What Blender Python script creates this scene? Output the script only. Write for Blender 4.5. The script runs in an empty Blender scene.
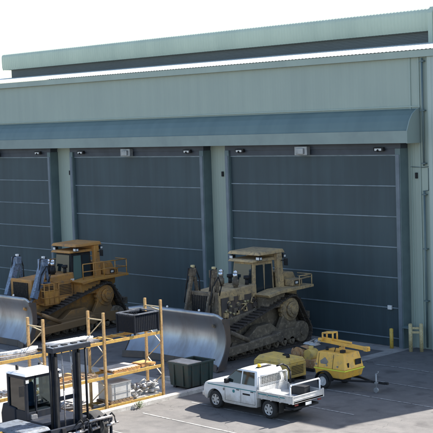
import bpy, math, random
from mathutils import Vector, Matrix
random.seed(7)
PI = math.pi
sc = bpy.context.scene
col = sc.collection

# ------------------------------------------------------------------ materials
def new_mat(name):
    m = bpy.data.materials.new(name); m.use_nodes = True
    nt = m.node_tree; b = nt.nodes['Principled BSDF']
    return m, nt, b

def node(nt, t, **kw):
    n = nt.nodes.new(t)
    for k, v in kw.items():
        if k in n.inputs: n.inputs[k].default_value = v
        else: setattr(n, k, v)
    return n

def paint(name, c1, c2=None, scale=3.0, rough=0.5, metal=0.0, lo=0.4, hi=0.65, bump=0.0, bscale=30.0, c3=None, spec=0.5, detail=6.0, coat=0.0, low=None, stretch=None):
    """base colour c1 worn to c2 (and c3) by noise; object coordinates"""
    m, nt, b = new_mat(name); L = nt.links
    b.inputs['Roughness'].default_value = rough
    b.inputs['Metallic'].default_value = metal
    b.inputs['Specular IOR Level'].default_value = spec
    b.inputs['Coat Weight'].default_value = coat
    tc = node(nt, 'ShaderNodeTexCoord')
    if c2 is None: c2 = tuple(x*0.8 for x in c1)
    n1 = node(nt, 'ShaderNodeTexNoise', Scale=scale, Detail=detail, Roughness=0.65)
    if stretch:
        mp = node(nt, 'ShaderNodeMapping'); mp.inputs['Scale'].default_value = stretch
        L.new(tc.outputs['Object'], mp.inputs[0]); L.new(mp.outputs[0], n1.inputs['Vector'])
    else: L.new(tc.outputs['Object'], n1.inputs['Vector'])
    r = node(nt, 'ShaderNodeValToRGB')
    r.color_ramp.elements[0].position = lo; r.color_ramp.elements[0].color = (*c1, 1)
    r.color_ramp.elements[1].position = hi; r.color_ramp.elements[1].color = (*c2, 1)
    L.new(n1.outputs['Fac'], r.inputs['Fac'])
    out = r.outputs['Color']
    if c3 is not None:
        n2 = node(nt, 'ShaderNodeTexNoise', Scale=scale*3.7, Detail=5.0, Roughness=0.7)
        L.new(tc.outputs['Object'], n2.inputs['Vector'])
        r2 = node(nt, 'ShaderNodeValToRGB')
        r2.color_ramp.elements[0].position = 0.52; r2.color_ramp.elements[1].position = 0.64
        L.new(n2.outputs['Fac'], r2.inputs['Fac'])
        mx = node(nt, 'ShaderNodeMix', data_type='RGBA')
        L.new(r2.outputs['Color'], mx.inputs[0]); L.new(out, mx.inputs[6]); mx.inputs[7].default_value = (*c3, 1)
        out = mx.outputs[2]
    if low is not None:      # dried mud thrown up from the ground: (colour, height where it thins out)
        sp = node(nt, 'ShaderNodeSeparateXYZ'); L.new(tc.outputs['Object'], sp.inputs[0])
        nl = node(nt, 'ShaderNodeTexNoise', Scale=2.2, Detail=7.0, Roughness=0.7); L.new(tc.outputs['Object'], nl.inputs['Vector'])
        ml = node(nt, 'ShaderNodeMath', operation='MULTIPLY_ADD'); L.new(nl.outputs['Fac'], ml.inputs[0]); ml.inputs[1].default_value = -low[1]*1.6; L.new(sp.outputs['Z'], ml.inputs[2])
        mr = node(nt, 'ShaderNodeMapRange'); mr.inputs['From Min'].default_value = -low[1]*.15; mr.inputs['From Max'].default_value = low[1]*.35; mr.inputs['To Min'].default_value = 0.92; mr.inputs['To Max'].default_value = 0.0
        L.new(ml.outputs[0], mr.inputs['Value'])
        mx = node(nt, 'ShaderNodeMix', data_type='RGBA'); L.new(mr.outputs[0], mx.inputs[0]); L.new(out, mx.inputs[6]); mx.inputs[7].default_value = (*low[0], 1); out = mx.outputs[2]
    L.new(out, b.inputs['Base Color'])
    rr = node(nt, 'ShaderNodeMapRange'); rr.inputs['To Min'].default_value = max(0.03, rough-0.1); rr.inputs['To Max'].default_value = min(1, rough+0.15)
    L.new(n1.outputs['Fac'], rr.inputs['Value']); L.new(rr.outputs['Result'], b.inputs['Roughness'])
    if bump > 0:
        n3 = node(nt, 'ShaderNodeTexNoise', Scale=bscale, Detail=4.0)
        L.new(tc.outputs['Object'], n3.inputs['Vector'])
        bp = node(nt, 'ShaderNodeBump', Strength=bump, Distance=0.02)
        L.new(n3.outputs['Fac'], bp.inputs['Height']); L.new(bp.outputs['Normal'], b.inputs['Normal'])
    return m

def ribbed(name, c1, c2, pitch, rough=0.5, strength=0.6, dist=0.03, axis='X', streak=0.25, metal=0.0, vary=0.0):
    """profiled metal sheet: ribs across one axis, rain streaks down the sheet"""
    m, nt, b = new_mat(name); L = nt.links
    b.inputs['Roughness'].default_value = rough; b.inputs['Metallic'].default_value = metal
    tc = node(nt, 'ShaderNodeTexCoord'); sp = node(nt, 'ShaderNodeSeparateXYZ'); L.new(tc.outputs['Object'], sp.inputs[0])
    mul = node(nt, 'ShaderNodeMath', operation='MULTIPLY'); L.new(sp.outputs[axis], mul.inputs[0]); mul.inputs[1].default_value = 1/pitch
    fr = node(nt, 'ShaderNodeMath', operation='FRACT'); L.new(mul.outputs[0], fr.inputs[0])
    cr = node(nt, 'ShaderNodeValToRGB')
    e = cr.color_ramp.elements
    e[0].position = 0.0; e[0].color = (0, 0, 0, 1); e[1].position = 1.0; e[1].color = (0, 0, 0, 1)
    for p, v in ((0.62, 0.0), (0.72, 1.0), (0.88, 1.0)):
        x = e.new(p); x.color = (v, v, v, 1)
    L.new(fr.outputs[0], cr.inputs['Fac'])
    bp = node(nt, 'ShaderNodeBump', Strength=strength, Distance=dist)
    L.new(cr.outputs['Color'], bp.inputs['Height']); L.new(bp.outputs['Normal'], b.inputs['Normal'])
    mp = node(nt, 'ShaderNodeMapping'); mp.inputs['Scale'].default_value = (1.6, 1.6, 0.06) if axis == 'X' else (0.1, 1.6, 1.6)
    L.new(tc.outputs['Object'], mp.inputs[0])
    n1 = node(nt, 'ShaderNodeTexNoise', Scale=1.3, Detail=7.0, Roughness=0.6); L.new(mp.outputs[0], n1.inputs['Vector'])
    n2 = node(nt, 'ShaderNodeTexNoise', Scale=0.25, Detail=4.0); L.new(tc.outputs['Object'], n2.inputs['Vector'])
    ad = node(nt, 'ShaderNodeMath', operation='ADD'); L.new(n1.outputs['Fac'], ad.inputs[0]); L.new(n2.outputs['Fac'], ad.inputs[1])
    mr = node(nt, 'ShaderNodeMapRange'); mr.inputs['From Min'].default_value = 0.75; mr.inputs['From Max'].default_value = 1.3
    mr.inputs['To Min'].default_value = 0.0; mr.inputs['To Max'].default_value = streak*3
    L.new(ad.outputs[0], mr.inputs['Value'])
    mx = node(nt, 'ShaderNodeMix', data_type='RGBA'); L.new(mr.outputs['Result'], mx.inputs[0])
    mx.inputs[6].default_value = (*c1, 1); mx.inputs[7].default_value = (*c2, 1)
    L.new(mx.outputs[2], b.inputs['Base Color'])
    return m

def glass_mat(name, c=(0.02, 0.03, 0.035), rough=0.06):
    m, nt, b = new_mat(name)
    b.inputs['Base Color'].default_value = (*c, 1); b.inputs['Roughness'].default_value = rough
    b.inputs['Specular IOR Level'].default_value = 0.7
    return m

def clear_glass(name, tint=(0.55, 0.65, 0.66)):
    m, nt, b = new_mat(name); L = nt.links
    tr = node(nt, 'ShaderNodeBsdfTransparent'); tr.inputs[0].default_value = (*tint, 1)
    gl = node(nt, 'ShaderNodeBsdfGlossy'); gl.inputs['Roughness'].default_value = 0.04
    fr = node(nt, 'ShaderNodeFresnel'); fr.inputs[0].default_value = 1.6
    mx = node(nt, 'ShaderNodeMixShader'); L.new(fr.outputs[0], mx.inputs[0]); L.new(tr.outputs[0], mx.inputs[1]); L.new(gl.outputs[0], mx.inputs[2])
    L.new(mx.outputs[0], nt.nodes['Material Output'].inputs['Surface'])
    return m

def asphalt_mat():
    m, nt, b = new_mat('weathered_asphalt'); L = nt.links
    tc = node(nt, 'ShaderNodeTexCoord')
    big = node(nt, 'ShaderNodeTexNoise', Scale=0.22, Detail=6.0, Roughness=0.6); L.new(tc.outputs['Object'], big.inputs['Vector'])
    mid = node(nt, 'ShaderNodeTexNoise', Scale=1.7, Detail=7.0, Roughness=0.7); L.new(tc.outputs['Object'], mid.inputs['Vector'])
    fine = node(nt, 'ShaderNodeTexNoise', Scale=26.0, Detail=6.0, Roughness=0.8); L.new(tc.outputs['Object'], fine.inputs['Vector'])
    r = node(nt, 'ShaderNodeValToRGB'); e = r.color_ramp.elements
    e[0].position = 0.32; e[0].color = (0.105, 0.101, 0.098, 1); e[1].position = 0.62; e[1].color = (0.138, 0.131, 0.124, 1)
    L.new(mid.outputs['Fac'], r.inputs['Fac'])
    # oil spots
    st = node(nt, 'ShaderNodeTexNoise', Scale=0.9, Detail=3.0, Roughness=0.5); 
    mpp = node(nt, 'ShaderNodeMapping'); mpp.inputs['Location'].default_value = (13.1, 4.4, 0); L.new(tc.outputs['Object'], mpp.inputs[0]); L.new(mpp.outputs[0], st.inputs['Vector'])
    rs = node(nt, 'ShaderNodeValToRGB'); rs.color_ramp.elements[0].position = 0.57; rs.color_ramp.elements[1].position = 0.70
    L.new(st.outputs['Fac'], rs.inputs['Fac'])
    mx = node(nt, 'ShaderNodeMix', data_type='RGBA'); L.new(rs.outputs['Color'], mx.inputs[0]); L.new(r.outputs['Color'], mx.inputs[6]); mx.inputs[7].default_value = (0.082, 0.078, 0.076, 1)
    # broad tone
    rb = node(nt, 'ShaderNodeMapRange'); rb.inputs['From Min'].default_value = 0.3; rb.inputs['From Max'].default_value = 0.7; rb.inputs['To Min'].default_value = 0.8; rb.inputs['To Max'].default_value = 1.2
    L.new(big.outputs['Fac'], rb.inputs['Value'])
    rf = node(nt, 'ShaderNodeMapRange'); rf.inputs['From Min'].default_value = 0.3; rf.inputs['From Max'].default_value = 0.7; rf.inputs['To Min'].default_value = 0.8; rf.inputs['To Max'].default_value = 1.2
    L.new(fine.outputs['Fac'], rf.inputs['Value'])
    mm = node(nt, 'ShaderNodeMath', operation='MULTIPLY'); L.new(rb.outputs[0], mm.inputs[0]); L.new(rf.outputs[0], mm.inputs[1])
    vm = node(nt, 'ShaderNodeVectorMath', operation='SCALE'); L.new(mx.outputs[2], vm.inputs[0]); L.new(mm.outputs[0], vm.inputs['Scale'])
    # cracks
    vo = node(nt, 'ShaderNodeTexVoronoi', feature='DISTANCE_TO_EDGE', Scale=0.17)
    dn = node(nt, 'ShaderNodeTexNoise', Scale=0.8, Detail=5.0); L.new(tc.outputs['Object'], dn.inputs['Vector'])
    va = node(nt, 'ShaderNodeVectorMath', operation='MULTIPLY_ADD'); L.new(dn.outputs['Color'], va.inputs[0]); va.inputs[1].default_value = (2.2, 2.2, 0); L.new(tc.outputs['Object'], va.inputs[2])
    L.new(va.outputs[0], vo.inputs['Vector'])
    cr = node(nt, 'ShaderNodeMath', operation='LESS_THAN'); L.new(vo.outputs['Distance'], cr.inputs[0]); cr.inputs[1].default_value = 0.0014
    mc = node(nt, 'ShaderNodeMix', data_type='RGBA'); L.new(cr.outputs[0], mc.inputs[0]); L.new(vm.outputs[0], mc.inputs[6]); mc.inputs[7].default_value = (0.045, 0.043, 0.042, 1)
    L.new(mc.outputs[2], b.inputs['Base Color'])
    b.inputs['Roughness'].default_value = 0.85; b.inputs['Specular IOR Level'].default_value = 0.3
    bp = node(nt, 'ShaderNodeBump', Strength=0.5, Distance=0.01); L.new(fine.outputs['Fac'], bp.inputs['Height']); L.new(bp.outputs['Normal'], b.inputs['Normal'])
    return m

M = {}
M['asphalt'] = asphalt_mat()
M['concrete'] = paint('stained_concrete', (0.36, 0.34, 0.31), (0.22, 0.205, 0.19), 0.8, 0.85, bump=0.3, c3=(0.27, 0.25, 0.225))
M['kerb'] = paint('kerb_concrete', (0.42, 0.40, 0.37), (0.25, 0.235, 0.21), 1.7, 0.85, bump=0.4, c3=(0.3, 0.28, 0.25))
M['dirt'] = paint('brown_dirt', (0.12, 0.095, 0.065), (0.2, 0.165, 0.12), 5.0, 0.95, bump=0.9, bscale=18, c3=(0.07, 0.06, 0.045))
M['line'] = paint('worn_road_paint', (0.36, 0.355, 0.335), (0.15, 0.145, 0.138), 5.0, 0.7, lo=0.40, hi=0.62)
M['wall'] = ribbed('pale_green_sheet', (0.345, 0.405, 0.34), (0.30, 0.355, 0.305), 0.2, 0.5, 0.3, 0.02, streak=0.3)
M['fascia'] = paint('pale_green_trim', (0.35, 0.425, 0.365), (0.30, 0.365, 0.315), 0.35, 0.45, stretch=(1, 1, .2))
M['monitor'] = paint('pale_cream_green_sheet', (0.46, 0.52, 0.41), (0.39, 0.45, 0.36), 0.35, 0.5, stretch=(1, 1, .2))
M['pilaster'] = ribbed('light_green_sheet', (0.43, 0.50, 0.44), (0.36, 0.42, 0.37), 0.2, 0.5, 0.6, 0.03, streak=0.25)
M['roof'] = paint('pale_roof_sheet', (0.52, 0.56, 0.53), (0.44, 0.48, 0.45), 0.4, 0.35, spec=0.6)
M['louvre'] = ribbed('dark_louvre', (0.13, 0.145, 0.135), (0.09, 0.10, 0.095), 0.09, 0.5, 1.0, 0.04, axis='Z')
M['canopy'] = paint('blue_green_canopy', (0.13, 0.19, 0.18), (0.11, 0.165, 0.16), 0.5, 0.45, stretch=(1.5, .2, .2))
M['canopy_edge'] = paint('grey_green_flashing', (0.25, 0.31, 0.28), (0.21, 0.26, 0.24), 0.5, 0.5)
M['door'] = ribbed('door_fabric', (0.042, 0.070, 0.080), (0.030, 0.050, 0.058), 0.13, 0.55, 0.22, 0.01, streak=0.5)
M['door_bar'] = paint('door_batten', (0.22, 0.27, 0.30), (0.13, 0.17, 0.19), 1.2, 0.45)
M['frame'] = paint('green_grey_frame', (0.115, 0.165, 0.165), (0.09, 0.13, 0.135), 1.0, 0.5)
M['guide'] = paint('pale_blue_guide', (0.15, 0.18, 0.205), (0.11, 0.135, 0.155), 1.0, 0.5)
M['head'] = paint('dark_header', (0.04, 0.05, 0.065), (0.03, 0.038, 0.05), 1.0, 0.5)
M['grey_metal'] = paint('grey_metal', (0.36, 0.37, 0.37), (0.24, 0.25, 0.25), 3.0, 0.4, 0.4)
M['lamp_white'] = paint('lamp_lens', (0.75, 0.75, 0.72), (0.6, 0.6, 0.58), 3, 0.2)
M['cat'] = paint('dusty_machine_yellow', (0.50, 0.235, 0.05), (0.34, 0.175, 0.06), 1.1, 0.6, lo=0.38, hi=0.66, bump=0.2, c3=(0.25, 0.15, 0.075), low=((0.20, 0.125, 0.06), 1.9))
M['cat2'] = paint('mud_caked_machine_yellow', (0.52, 0.36, 0.17), (0.34, 0.25, 0.14), 1.6, 0.75, lo=0.38, hi=0.6, bump=0.5, c3=(0.20, 0.15, 0.10), low=((0.14, 0.105, 0.07), 2.0))
M['rail_y'] = paint('orange_yellow_rail', (0.52, 0.25, 0.05), (0.36, 0.17, 0.05), 2, 0.5)
M['mud'] = paint('caked_mud', (0.16, 0.125, 0.085), (0.085, 0.068, 0.05), 1.4, 0.9, bump=1.0, bscale=9, c3=(0.26, 0.205, 0.14))
M['track'] = paint('muddy_steel_track', (0.075, 0.06, 0.047), (0.04, 0.034, 0.03), 4.0, 0.7, 0.3, bump=0.8, bscale=14, c3=(0.15, 0.115, 0.08))
M['blade'] = paint('worn_blade_steel', (0.34, 0.345, 0.36), (0.25, 0.235, 0.23), 0.8, 0.33, 0.85, lo=0.42, hi=0.7, bump=0.08, bscale=5, stretch=(1.6, 1, .6))
M['blade_dark'] = paint('rusty_blade_edge', (0.085, 0.075, 0.07), (0.14, 0.10, 0.075), 1.5, 0.6, 0.3)
M['blue_grey'] = paint('dusty_blue_grey_steel', (0.20, 0.26, 0.36), (0.12, 0.16, 0.22), 2.5, 0.45, 0.2, c3=(0.09, 0.085, 0.08))
M['black'] = paint('dull_black', (0.014, 0.015, 0.018), (0.03, 0.029, 0.028), 4, 0.6, spec=0.25)
M['rubber'] = paint('tyre_rubber', (0.022, 0.022, 0.023), (0.04, 0.038, 0.035), 6, 0.85, bump=0.4)
M['chrome'] = paint('bright_metal', (0.8, 0.8, 0.8), (0.65, 0.65, 0.66), 3, 0.2, 0.9)
M['steel'] = paint('bare_steel', (0.45, 0.45, 0.46), (0.25, 0.24, 0.24), 4, 0.4, 0.7, c3=(0.2, 0.14, 0.1))
M['glass'] = glass_mat('dark_glass')
M['ute_glass'] = glass_mat('ute_glass', (0.012, 0.02, 0.02), 0.05)
M['cab_glass'] = clear_glass('clear_cab_glass')
M['green_glass'] = glass_mat('pale_green_glass', (0.10, 0.16, 0.14), 0.1)
M['white'] = paint('dusty_white_paint', (0.78, 0.78, 0.77), (0.70, 0.69, 0.66), 1.6, 0.32, coat=0.3, low=((0.48, 0.44, 0.38), .62))
M['teal'] = paint('teal_stripe', (0.02, 0.22, 0.24), (0.02, 0.19, 0.2), 2, 0.4)
M['teal_dark'] = paint('dark_green_decal', (0.02, 0.09, 0.08), (0.02, 0.07, 0.07), 2, 0.4)
M['alu'] = paint('alloy_tray', (0.62, 0.62, 0.61), (0.45, 0.44, 0.42), 4, 0.45, 0.45)
M['amber'] = paint('amber_lens', (0.85, 0.5, 0.02), (0.7, 0.4, 0.02), 3, 0.25)
M['red'] = paint('red_lens', (0.22, 0.03, 0.025), (0.17, 0.03, 0.02), 3, 0.25)
M['rack'] = paint('ochre_rack_paint', (0.46, 0.29, 0.11), (0.33, 0.20, 0.085), 3, 0.5, c3=(0.24, 0.13, 0.06))
M['pale_brace'] = paint('pale_ochre_brace', (0.50, 0.40, 0.24), (0.36, 0.28, 0.17), 3, 0.5)
M['rack_beam'] = paint('orange_beam_paint', (0.54, 0.33, 0.07), (0.40, 0.23, 0.06), 3, 0.5, c3=(0.27, 0.15, 0.06))
M['crate'] = paint('dark_blue_stillage', (0.008, 0.011, 0.018), (0.012, 0.014, 0.018), 5, 0.75, c3=(0.022, 0.020, 0.02), spec=0.15)
M['crate_rim'] = paint('scuffed_rim', (0.13, 0.14, 0.16), (0.03, 0.033, 0.04), 5, 0.5)
M['skip'] = paint('dark_green_skip', (0.022, 0.045, 0.038), (0.035, 0.043, 0.036), 2, 0.6, c3=(0.05, 0.04, 0.03))
M['skip_in'] = paint('dusty_skip_inside', (0.06, 0.06, 0.055), (0.1, 0.085, 0.07), 3, 0.8)
M['sand'] = paint('pale_board', (0.52, 0.46, 0.39), (0.38, 0.32, 0.26), 3, 0.8, bump=0.3)
M['wood'] = paint('pallet_wood', (0.30, 0.205, 0.12), (0.19, 0.13, 0.08), 5, 0.85, bump=0.4)
M['ply'] = paint('orange_ply', (0.52, 0.28, 0.09), (0.4, 0.2, 0.07), 3, 0.7)
M['plastic_w'] = paint('white_wrap', (0.72, 0.72, 0.70), (0.5, 0.49, 0.47), 4, 0.4)
M['ibc'] = paint('milky_plastic', (0.50, 0.49, 0.46), (0.40, 0.38, 0.35), 2, 0.4)
M['lt_yellow'] = paint('trailer_yellow', (0.85, 0.46, 0.06), (0.72, 0.39, 0.07), 1.3, 0.45, c3=(0.58, 0.34, 0.10), coat=0.1)
M['gen_yellow'] = paint('faded_yellow_housing', (0.68, 0.45, 0.10), (0.52, 0.36, 0.11), 1.3, 0.6, c3=(0.42, 0.30, 0.12))
M['reflect'] = paint('reflective_tape', (0.85, 0.85, 0.08), (0.75, 0.75, 0.08), 4, 0.3)
M['decal_grey'] = paint('grey_decal', (0.22, 0.2, 0.17), (0.17, 0.15, 0.13), 4, 0.5)
M['bollard'] = paint('bollard_yellow', (0.68, 0.45, 0.06), (0.52, 0.35, 0.07), 4, 0.5, c3=(0.36, 0.24, 0.08))
M['post'] = paint('faded_cream_yellow_post', (0.55, 0.47, 0.25), (0.42, 0.34, 0.18), 4, 0.6, c3=(0.28, 0.2, 0.1))
M['rust'] = paint('rusty_orange_cast_iron', (0.50, 0.27, 0.11), (0.30, 0.16, 0.08), 3, 0.75, bump=0.3, c3=(0.5, 0.38, 0.22))
M['fl_grey'] = paint('grey_forklift_paint', (0.15, 0.17, 0.2), (0.09, 0.105, 0.125), 2, 0.55, c3=(0.06, 0.06, 0.06), spec=0.3)
M['fl_dark'] = paint('dark_navy_mast_steel', (0.010, 0.015, 0.027), (0.022, 0.024, 0.03), 4, 0.55, spec=0.25)
M['seat_blue'] = paint('blue_seat_fabric', (0.06, 0.13, 0.28), (0.05, 0.1, 0.22), 5, 0.8)
M['leaf'] = paint('weed_leaf', (0.05, 0.09, 0.025), (0.08, 0.12, 0.04), 9, 0.6)
M['sign_blue'] = paint('blue_sheet', (0.15, 0.3, 0.5), (0.12, 0.25, 0.42), 3, 0.4)

# ------------------------------------------------------------------ mesh builder
class MB:
    def __init__(s): s.v = []; s.f = []; s.sm = []; s.mi = []; s.cur = 0
    def add(s, vs, fs, smooth=False):
        n = len(s.v); s.v += [tuple(v) for v in vs]
        for f in fs: s.f.append(tuple(n+i for i in f)); s.sm.append(smooth); s.mi.append(s.cur)
        return s
    def box(s, x0, x1, y0, y1, z0, z1, mat=None):
        vs = [(x, y, z) for z in (z0, z1) for y in (y0, y1) for x in (x0, x1)]
        if mat is not None: vs = [mat @ Vector(v) for v in vs]
        return s.add(vs, [(0, 2, 3, 1), (4, 5, 7, 6), (0, 1, 5, 4), (2, 6, 7, 3), (0, 4, 6, 2), (1, 3, 7, 5)])
    def hexa(s, b, t):
        """bottom 4 points, top 4 points, same winding (counter-clockwise seen from above)"""
        return s.add(list(b)+list(t), [(3, 2, 1, 0), (4, 5, 6, 7), (0, 1, 5, 4), (1, 2, 6, 5), (2, 3, 7, 6), (3, 0, 4, 7)])
    def cyl(s, p0, p1, r, n=12, r2=None, smooth=True, caps=True):
        p0 = Vector(p0); p1 = Vector(p1); r2 = r if r2 is None else r2
        d = (p1-p0).normalized(); a = d.orthogonal().normalized(); b = d.cross(a)
        vs = []
        for p, q in ((p0, r), (p1, r2)):
            for i in range(n):
                t = 2*PI*i/n; vs.append(p + a*q*math.cos(t) + b*q*math.sin(t))
        s.add(vs, [(i, (i+1) % n, n+(i+1) % n, n+i) for i in range(n)], smooth)
        if caps:
            k = len(s.v)-2*n
            s.f.append(tuple(k+i for i in reversed(range(n)))); s.sm.append(False); s.mi.append(s.cur)
            s.f.append(tuple(k+n+i for i in range(n))); s.sm.append(False); s.mi.append(s.cur)
        return s
    def bar(s, p0, p1, w, h=None, up=(0, 0, 1)):
        """rectangular bar between two points"""
        h = w if h is None else h
        p0 = Vector(p0); p1 = Vector(p1); d = (p1-p0).normalized(); u = Vector(up)
        if abs(d.dot(u)) > 0.99: u = Vector((1, 0, 0))
        a = d.cross(u).normalized(); b = a.cross(d).normalized()
        vs = [p + a*w/2*i + b*h/2*j for p in (p0, p1) for i, j in ((-1, -1), (1, -1), (1, 1), (-1, 1))]
        return s.add(vs, [(3, 2, 1, 0), (4, 5, 6, 7), (0, 1, 5, 4), (1, 2, 6, 5), (2, 3, 7, 6), (3, 0, 4, 7)])
    def tube(s, pts, r, n=8):
        for a, b in zip(pts, pts[1:]): s.cyl(a, b, r, n)
        for p in pts[1:-1]: s.ball(p, r, 6)
        return s
    def ball(s, c, r, n=8, sc3=(1, 1, 1)):
        vs = []; fs = []; m = max(4, n//2+1)
        for j in range(m+1):
            ph = PI*j/m
            for i in range(n):
                t = 2*PI*i/n
                vs.append((c[0]+r*sc3[0]*math.sin(ph)*math.cos(t), c[1]+r*sc3[1]*math.sin(ph)*math.sin(t), c[2]+r*sc3[2]*math.cos(ph)))
        for j in range(m):
            for i in range(n): fs.append((j*n+i, (j+1)*n+i, (j+1)*n+(i+1) % n, j*n+(i+1) % n))
        return s.add(vs, fs, True)
    def prism(s, poly, a0, a1, axis='x', smooth=False):
        """poly = list of 2-D points; extruded along axis (x: (y,z); y: (x,z); z: (x,y))"""
        def P(u, v, a): return {'x': (a, u, v), 'y': (u, a, v), 'z': (u, v, a)}[axis]
        n = len(poly)
        vs = [P(u, v, a0) for u, v in poly] + [P(u, v, a1) for u, v in poly]
        s.add(vs, [(i, (i+1) % n, n+(i+1) % n, n+i) for i in range(n)], smooth)
        k = len(s.v)-2*n
        s.f.append(tuple(k+i for i in range(n))); s.sm.append(False); s.mi.append(s.cur)
        s.f.append(tuple(k+n+i for i in reversed(range(n)))); s.sm.append(False); s.mi.append(s.cur)
        return s
    def build(s, name, mat, parent=None, bevel=0, seg=2, loc=None):
        me = bpy.data.meshes.new(name); me.from_pydata(s.v, [], s.f)
        mats = mat if isinstance(mat, (list, tuple)) else [mat]
        for m in mats: me.materials.append(M[m] if isinstance(m, str) else m)
        me.polygons.foreach_set('use_smooth', s.sm); me.polygons.foreach_set('material_index', s.mi)
        import bmesh
        bm = bmesh.new(); bm.from_mesh(me); bmesh.ops.recalc_face_normals(bm, faces=bm.faces); bm.to_mesh(me); bm.free()
        me.update()
        o = bpy.data.objects.new(name, me); col.objects.link(o)
        if parent is not None: o.parent = parent
        if loc: o.location = loc
        if bevel > 0:
            b = o.modifiers.new('b', 'BEVEL'); b.width = bevel; b.segments = seg; b.limit_method = 'ANGLE'; b.angle_limit = math.radians(40)
        return o

def empty(name, loc=(0, 0, 0), rz=0):
    o = bpy.data.objects.new(name, None); col.objects.link(o)
    o.location = loc; o.rotation_euler = (0, 0, rz); o.empty_display_size = 0.3
    return o
def tag(o, label=None, cat=None, group=None, kind=None):
    if label: o['label'] = label
    if cat: o['category'] = cat
    if group: o['group'] = group
    if kind: o['kind'] = kind
    return o
def copy_tree(o, parent=None):
    c = o.copy(); col.objects.link(c)
    if parent is not None: c.parent = parent
    for ch in list(bpy.data.objects):
        if ch.parent == o: copy_tree(ch, c)
    return c

# ------------------------------------------------------------------ ground
g = MB(); g.add([(-900, -600, 0), (700, -600, 0), (700, 1400, 0), (-900, 1400, 0)], [(0, 1, 2, 3)])
tag(g.build('ground', 'asphalt'), kind='structure')
# concrete yard slab behind the kerb, apron in front of the doors
g = MB(); g.add([(-75, 15, .004), (-39.42, 15, .004), (-39.42, 38.2, .004), (-75, 38.2, .004)], [(0, 1, 2, 3)])
tag(g.build('yard_slab', 'concrete'), kind='structure')
g = MB(); g.add([(-120, 49.9, .004), (-37.6, 49.9, .004), (-37.6, 51.6, .004), (-120, 51.6, .004)], [(0, 1, 2, 3)])
g.add([(-38.35, 46.3, .008), (-37.6, 46.3, .008), (-37.6, 49.9, .004), (-38.35, 49.9, .004)], [(0, 1, 2, 3)])
tag(g.build('door_apron', 'concrete'), kind='structure')
g = MB(); g.add([(-39.9, 15, .008), (-39.42, 15, .008), (-39.42, 38.0, .008), (-39.9, 38.0, .008)], [(0, 1, 2, 3)])
g = g.build('dirt_strip', 'dirt'); tag(g, kind='structure')
# kerb in 1.2 m lengths
k = MB(); y = 15.0
while y < 38.1:
    y2 = min(y+1.19, 38.2)
    k.prism([(-39.42, 0), (-39.12, 0), (-39.14, .15), (-39.17, .18), (-39.42, .18)], y, y2, 'y'); y += 1.2
k.prism([(38.2, 0), (38.5, 0), (38.48, .12), (38.45, .15), (38.2, .15)], -42.5, -39.12, 'x')
tag(k.build('kerb', 'kerb'), kind='structure')
# bay markings
l = MB()
for yy, xa, xb in ((27.6, -38.2, -32.6), (30.35, -38.2, -32.6), (33.1, -38.2, -32.6), (35.75, -38.0, -32.3), (38.2, -36.5, -31.0), (41.15, -34.9, -29.0), (43.9, -34.3, -29.0), (46.9, -36.7, -29.0)):
    xx = xa
    while xx < xb:
        x2 = min(xx+random.uniform(.5, 1.4), xb)
        w = .05*random.uniform(.85, 1.05)
        l.add([(xx, yy-w, .012), (x2, yy-w, .012), (x2, yy+w, .012), (xx, yy+w, .012)], [(0, 1, 2, 3)])
        xx = x2 + (random.uniform(.02, .12) if random.random() < .3 else 0)
tag(l.build('bay_markings', 'line'), kind='structure')

# ------------------------------------------------------------------ the building
YW = 51.64
B = empty('workshop_building', (0, 0, 0))
tag(B, 'long pale green sheet metal workshop with three tall dark doors and a raised roof', 'building')
doors = [(-50.27, -38.22, 1.6), (-65.0, -52.75, 1.89), (-79.6, -67.8, 1.6), (-94.5, -82.7, 1.6)]   # x0,x1,batten pitch
XR, XL = -26.5, -110.0
w = MB()
# front wall with openings (thick pieces between)
xs = [XL]
for x0, x1, _ in reversed(doors): xs += [x0-.3, x1+.3]
xs.append(XR)
for i in range(0, len(xs), 2): w.box(xs[i], xs[i+1], YW, YW+.25, 0, 10.6)
w.box(XL, XR, YW, YW+.25, 10.6, 15.3)
w.box(XR-.25, XR, YW+.25, 82, 0, 15.3); w.box(XL, XL+.25, YW+.25, 82, 0, 15.3); w.box(XL+.25, XR-.25, 81.75, 82, 0, 15.3)
w.build('wall', 'wall', B)
def corrugated(prof, x0, x1, pitch, amp, per=6):
    """sheet swept along x from a (y,z) profile, waved along its normal"""
    m = MB(); n = int((x1-x0)/pitch*per); vs = []; k = len(prof)
    nor = []
    for i in range(k):
        a = prof[max(0, i-1)]; b = prof[min(k-1, i+1)]
        dy, dz = b[0]-a[0], b[1]-a[1]; ll = math.hypot(dy, dz); nor.append((-dz/ll, dy/ll))
    for j in range(n+1):
        x = x0+(x1-x0)*j/n; d = amp*math.sin(2*PI*j/per)
        for i in range(k): vs.append((x, prof[i][0]+nor[i][0]*d, prof[i][1]+nor[i][1]*d))
    m.add(vs, [(j*k+i, (j+1)*k+i, (j+1)*k+i+1, j*k+i+1) for j in range(n) for i in range(k-1)], True)
    return m
corrugated([(YW-.30, 15.43), (59.62, 16.34)], XL, XR+.1, .25, .012).build('roof', 'roof', B)
gt = MB(); gt.prism([(YW-.02, 15.05), (YW-.24, 15.05), (YW-.26, 15.40), (YW-.23, 15.40), (YW-.21, 15.09), (YW-.02, 15.09)], XL, XR+.1, 'x')
gt.build('gutter', 'fascia', B)
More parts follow.
